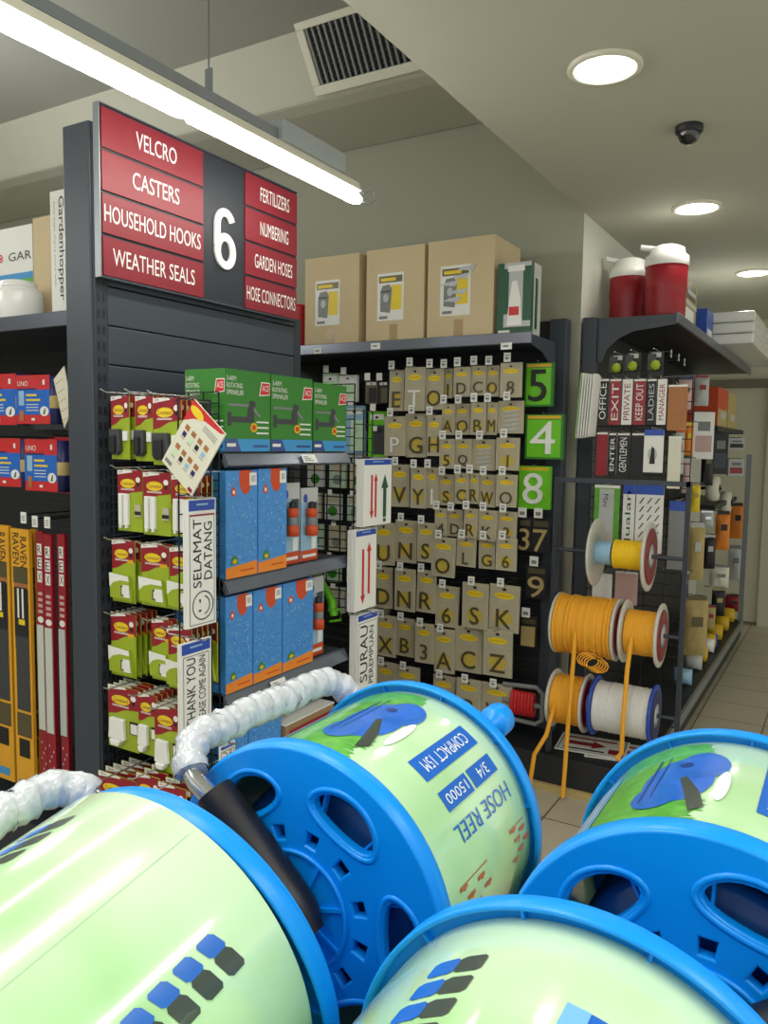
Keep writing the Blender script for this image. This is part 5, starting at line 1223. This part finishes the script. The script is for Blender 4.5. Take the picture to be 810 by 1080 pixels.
def reel(loc, label, ph, hang, printer, el=0.0, rs=.1555, so=(0, 0), garm=0.0, az=0.0, foot=0.0, crank=True, hoff=0.0, wrapend=True):
    """local frame: axis along +Y, front flange at y=0, far flange at y=LR"""
    global RS
    RS = rs
    M = Matrix.Translation(loc) @ Matrix.Rotation(-az, 4, 'Z') @ Matrix.Rotation(el, 4, 'X')
    t = thing('hose_reel', label, 'hose reel', M, 'boxed blue garden hose reels')
    flange(t, 0.0, -1, ph); flange(t, LR, 1, ph)
    b = MB(); n = 96; r = RS
    e = .020 if so[1] else .006
    prof = [(r-.0008, e), (r, e+.004), (r, LR-e-.004), (r-.0008, LR-e)]
    b.lathe(prof, 'sleeve_green', axis='Y', n=n, caps=False)
    printer(b); b.v = [v+Vector((so[0], 0, so[1])) for v in b.v]; b.build('printed_sleeve', t)
    b = MB(); prof = [(.052, .024)]
    for i in range(11): prof += [(.108, .030+i*.0170), (.115, .038+i*.0170)]
    prof += [(.05, LR-.024)]
    b.lathe(prof, 'hose_blue', axis='Y', n=40); b.build('hose_coil', t)
    # bail handle: grip arm on the near side, wrapped tube across, arm on the far side
    def rad(r_, y, off=0.0): a = math.radians(hang); return (r_*math.sin(a)+off*math.cos(a), y, r_*math.cos(a)-off*math.sin(a))
    RH, yn, yf = .205, -.029, LR+.029
    arc = []
    for i in range(7):
        q = PI/2*i/6; arc.append(rad(RH-.045+.045*math.sin(q), yn+.045*(1-math.cos(q))))
    arc2 = []
    for i in range(7):
        q = PI/2*(1-i/6); arc2.append(rad(RH-.045+.045*math.sin(q), yf-.045*(1-math.cos(q))))
    b = MB(); b.tube([rad(.02, yn, garm), rad(.10, yn, garm*.8)]+arc+arc2+[rad(.10, yf), rad(.02, yf)], .0105, 'tube_metal', 12); b.build('handle_tube', t)
    b = MB(); pts = [rad(-.028+.168*i/10, yn, garm*(1-.35*i/10)) for i in range(11)]
    b.tube(pts, [.015, .0215, .0235, .0235, .023, .023, .023, .0225, .022, .0215, .020], 'black_rubber', 14); gr = b.build('grip', t)
    b = MB(); b.tube([rad(0, yn), rad(0, -.004)], .012, 'reel_blue_dark', 12); b.tube([rad(0, yf), rad(0, LR+.004)], .012, 'reel_blue_dark', 12); b.build('pivot', t)
    # crinkled plastic film around the cross tube
    path = arc[1:]+[rad(RH+.002*math.sin(i*2.1), yn+.045+(yf-yn-.09)*i/22) for i in range(1, 22)]+arc2[:6]
    path = [Vector(p) for p in path]; fine = []
    for p, q in zip(path, path[1:]):
        for k in range(3): fine.append(p.lerp(q, k/3))
    fine.append(path[-1]); rnd = random.Random(int(hang)); b = MB()
    b.tube(fine, [.0180+.0011*math.sin(i*.9)+rnd.uniform(-.0012, .0012) for i in range(len(fine))], 'film', 16)
    b.v = [Vector((v.x+rnd.uniform(-.0013, .0013), v.y+rnd.uniform(-.0013, .0013), v.z+rnd.uniform(-.0013, .0013))) for v in b.v]
    b.build('plastic_wrap', t)
    if crank:
        a = math.radians(36); b = MB(); b.lathe([(.001, LR+.005), (.010, LR+.005), (.010, LR+.022), (.0185, LR+.024), (.0205, LR+.032), (.0205, LR+.052), (.017, LR+.058), (.001, LR+.058)], 'reel_blue', axis='Y', o=(.150*math.sin(a), 0, .150*math.cos(a)), n=24); b.build('crank_knob', t)
    return t
TOPZ = 1.0365-RR
reel((-.455, .613, 1.031), 'middle blue hose reel whose printed sleeve reads HOSE REEL upside down', math.radians(28), -45, garm=.022, printer=lambda b: photo_print(b, 0))
reel((-.077, .627, 1.040), 'blue hose reel at the right, picture of a reel on grass on its sleeve', math.radians(17), 52, lambda b: photo_print(b, -19.5), crank=False)
_el = .1645; _az = -.020
cB = Vector((-.4988, .4967, 1.0304)); axB = Vector((math.sin(_az)*math.cos(_el), math.cos(_az)*math.cos(_el), math.sin(_el)))
reel(cB-axB*LR, 'blue hose reel at the lower left with a plain pale green sleeve', math.radians(10), -50,
     lambda b: (tally_print(b, 46.5, [.160-.0235*i for i in range(7)]), tally_print(b, -25, [.152-.0235*i for i in range(6)], hb=6, hd=6, skew=.012), cyl_patch(b, 22.4, 22.65, .03, LR-.03, 'pale_green', RS+.0004)), el=_el, az=_az, rs=.158, so=(-.001, .0165), crank=False)
reel((-.129, .485-LR, 1.037), 'blue hose reel at the bottom edge, pale green sleeve with slanted blue and black bars', math.radians(0), 98,
     lambda b: (tally_print(b, -30.0, [.172-.0225*i for i in range(6)], skew=.004, hb=6.5, hd=6.5), cyl_patch(b, 4, 30, .03, .172, 'print_blue', RS+.0005), cyl_patch(b, 4, 9, .03, .172, 'print_pale', RS+.0008), cyl_text(b, '15M', 10, 18, .165, .10, 'print_white', RS+.001)), crank=False)
# display table under the reels
b = MB(); z = .8635
z = .8605; b.box(-.66, .45, .58, .93, z-.03, z, 'charcoal_dark'); b.box(-.30, .45, .10, .58, z-.03, z, 'charcoal_dark'); b.box(-.80, -.30, .10, .44, .76, .80, 'charcoal_dark'); b.box(-.80, -.30, .44, .575, .80, .8575, 'charcoal_dark')
t = thing('display_table', 'dark stepped display table under the foreground hose reels', 'table', Matrix.Translation((-.1, .5, 0))); TL = Matrix.Translation((.1, -.5, 0))
b.v = [TL @ v for v in b.v]; b.build('table_top', t)
for (x, y, zz) in ((-.62, .88, z-.03), (.40, .88, z-.03), (.40, .15, z-.03), (-.76, .15, .76)):
    b = MB(TL.copy()); b.box(x-.02, x+.02, y-.02, y+.02, 0, zz, 'charcoal_dark'); b.build('leg', t)
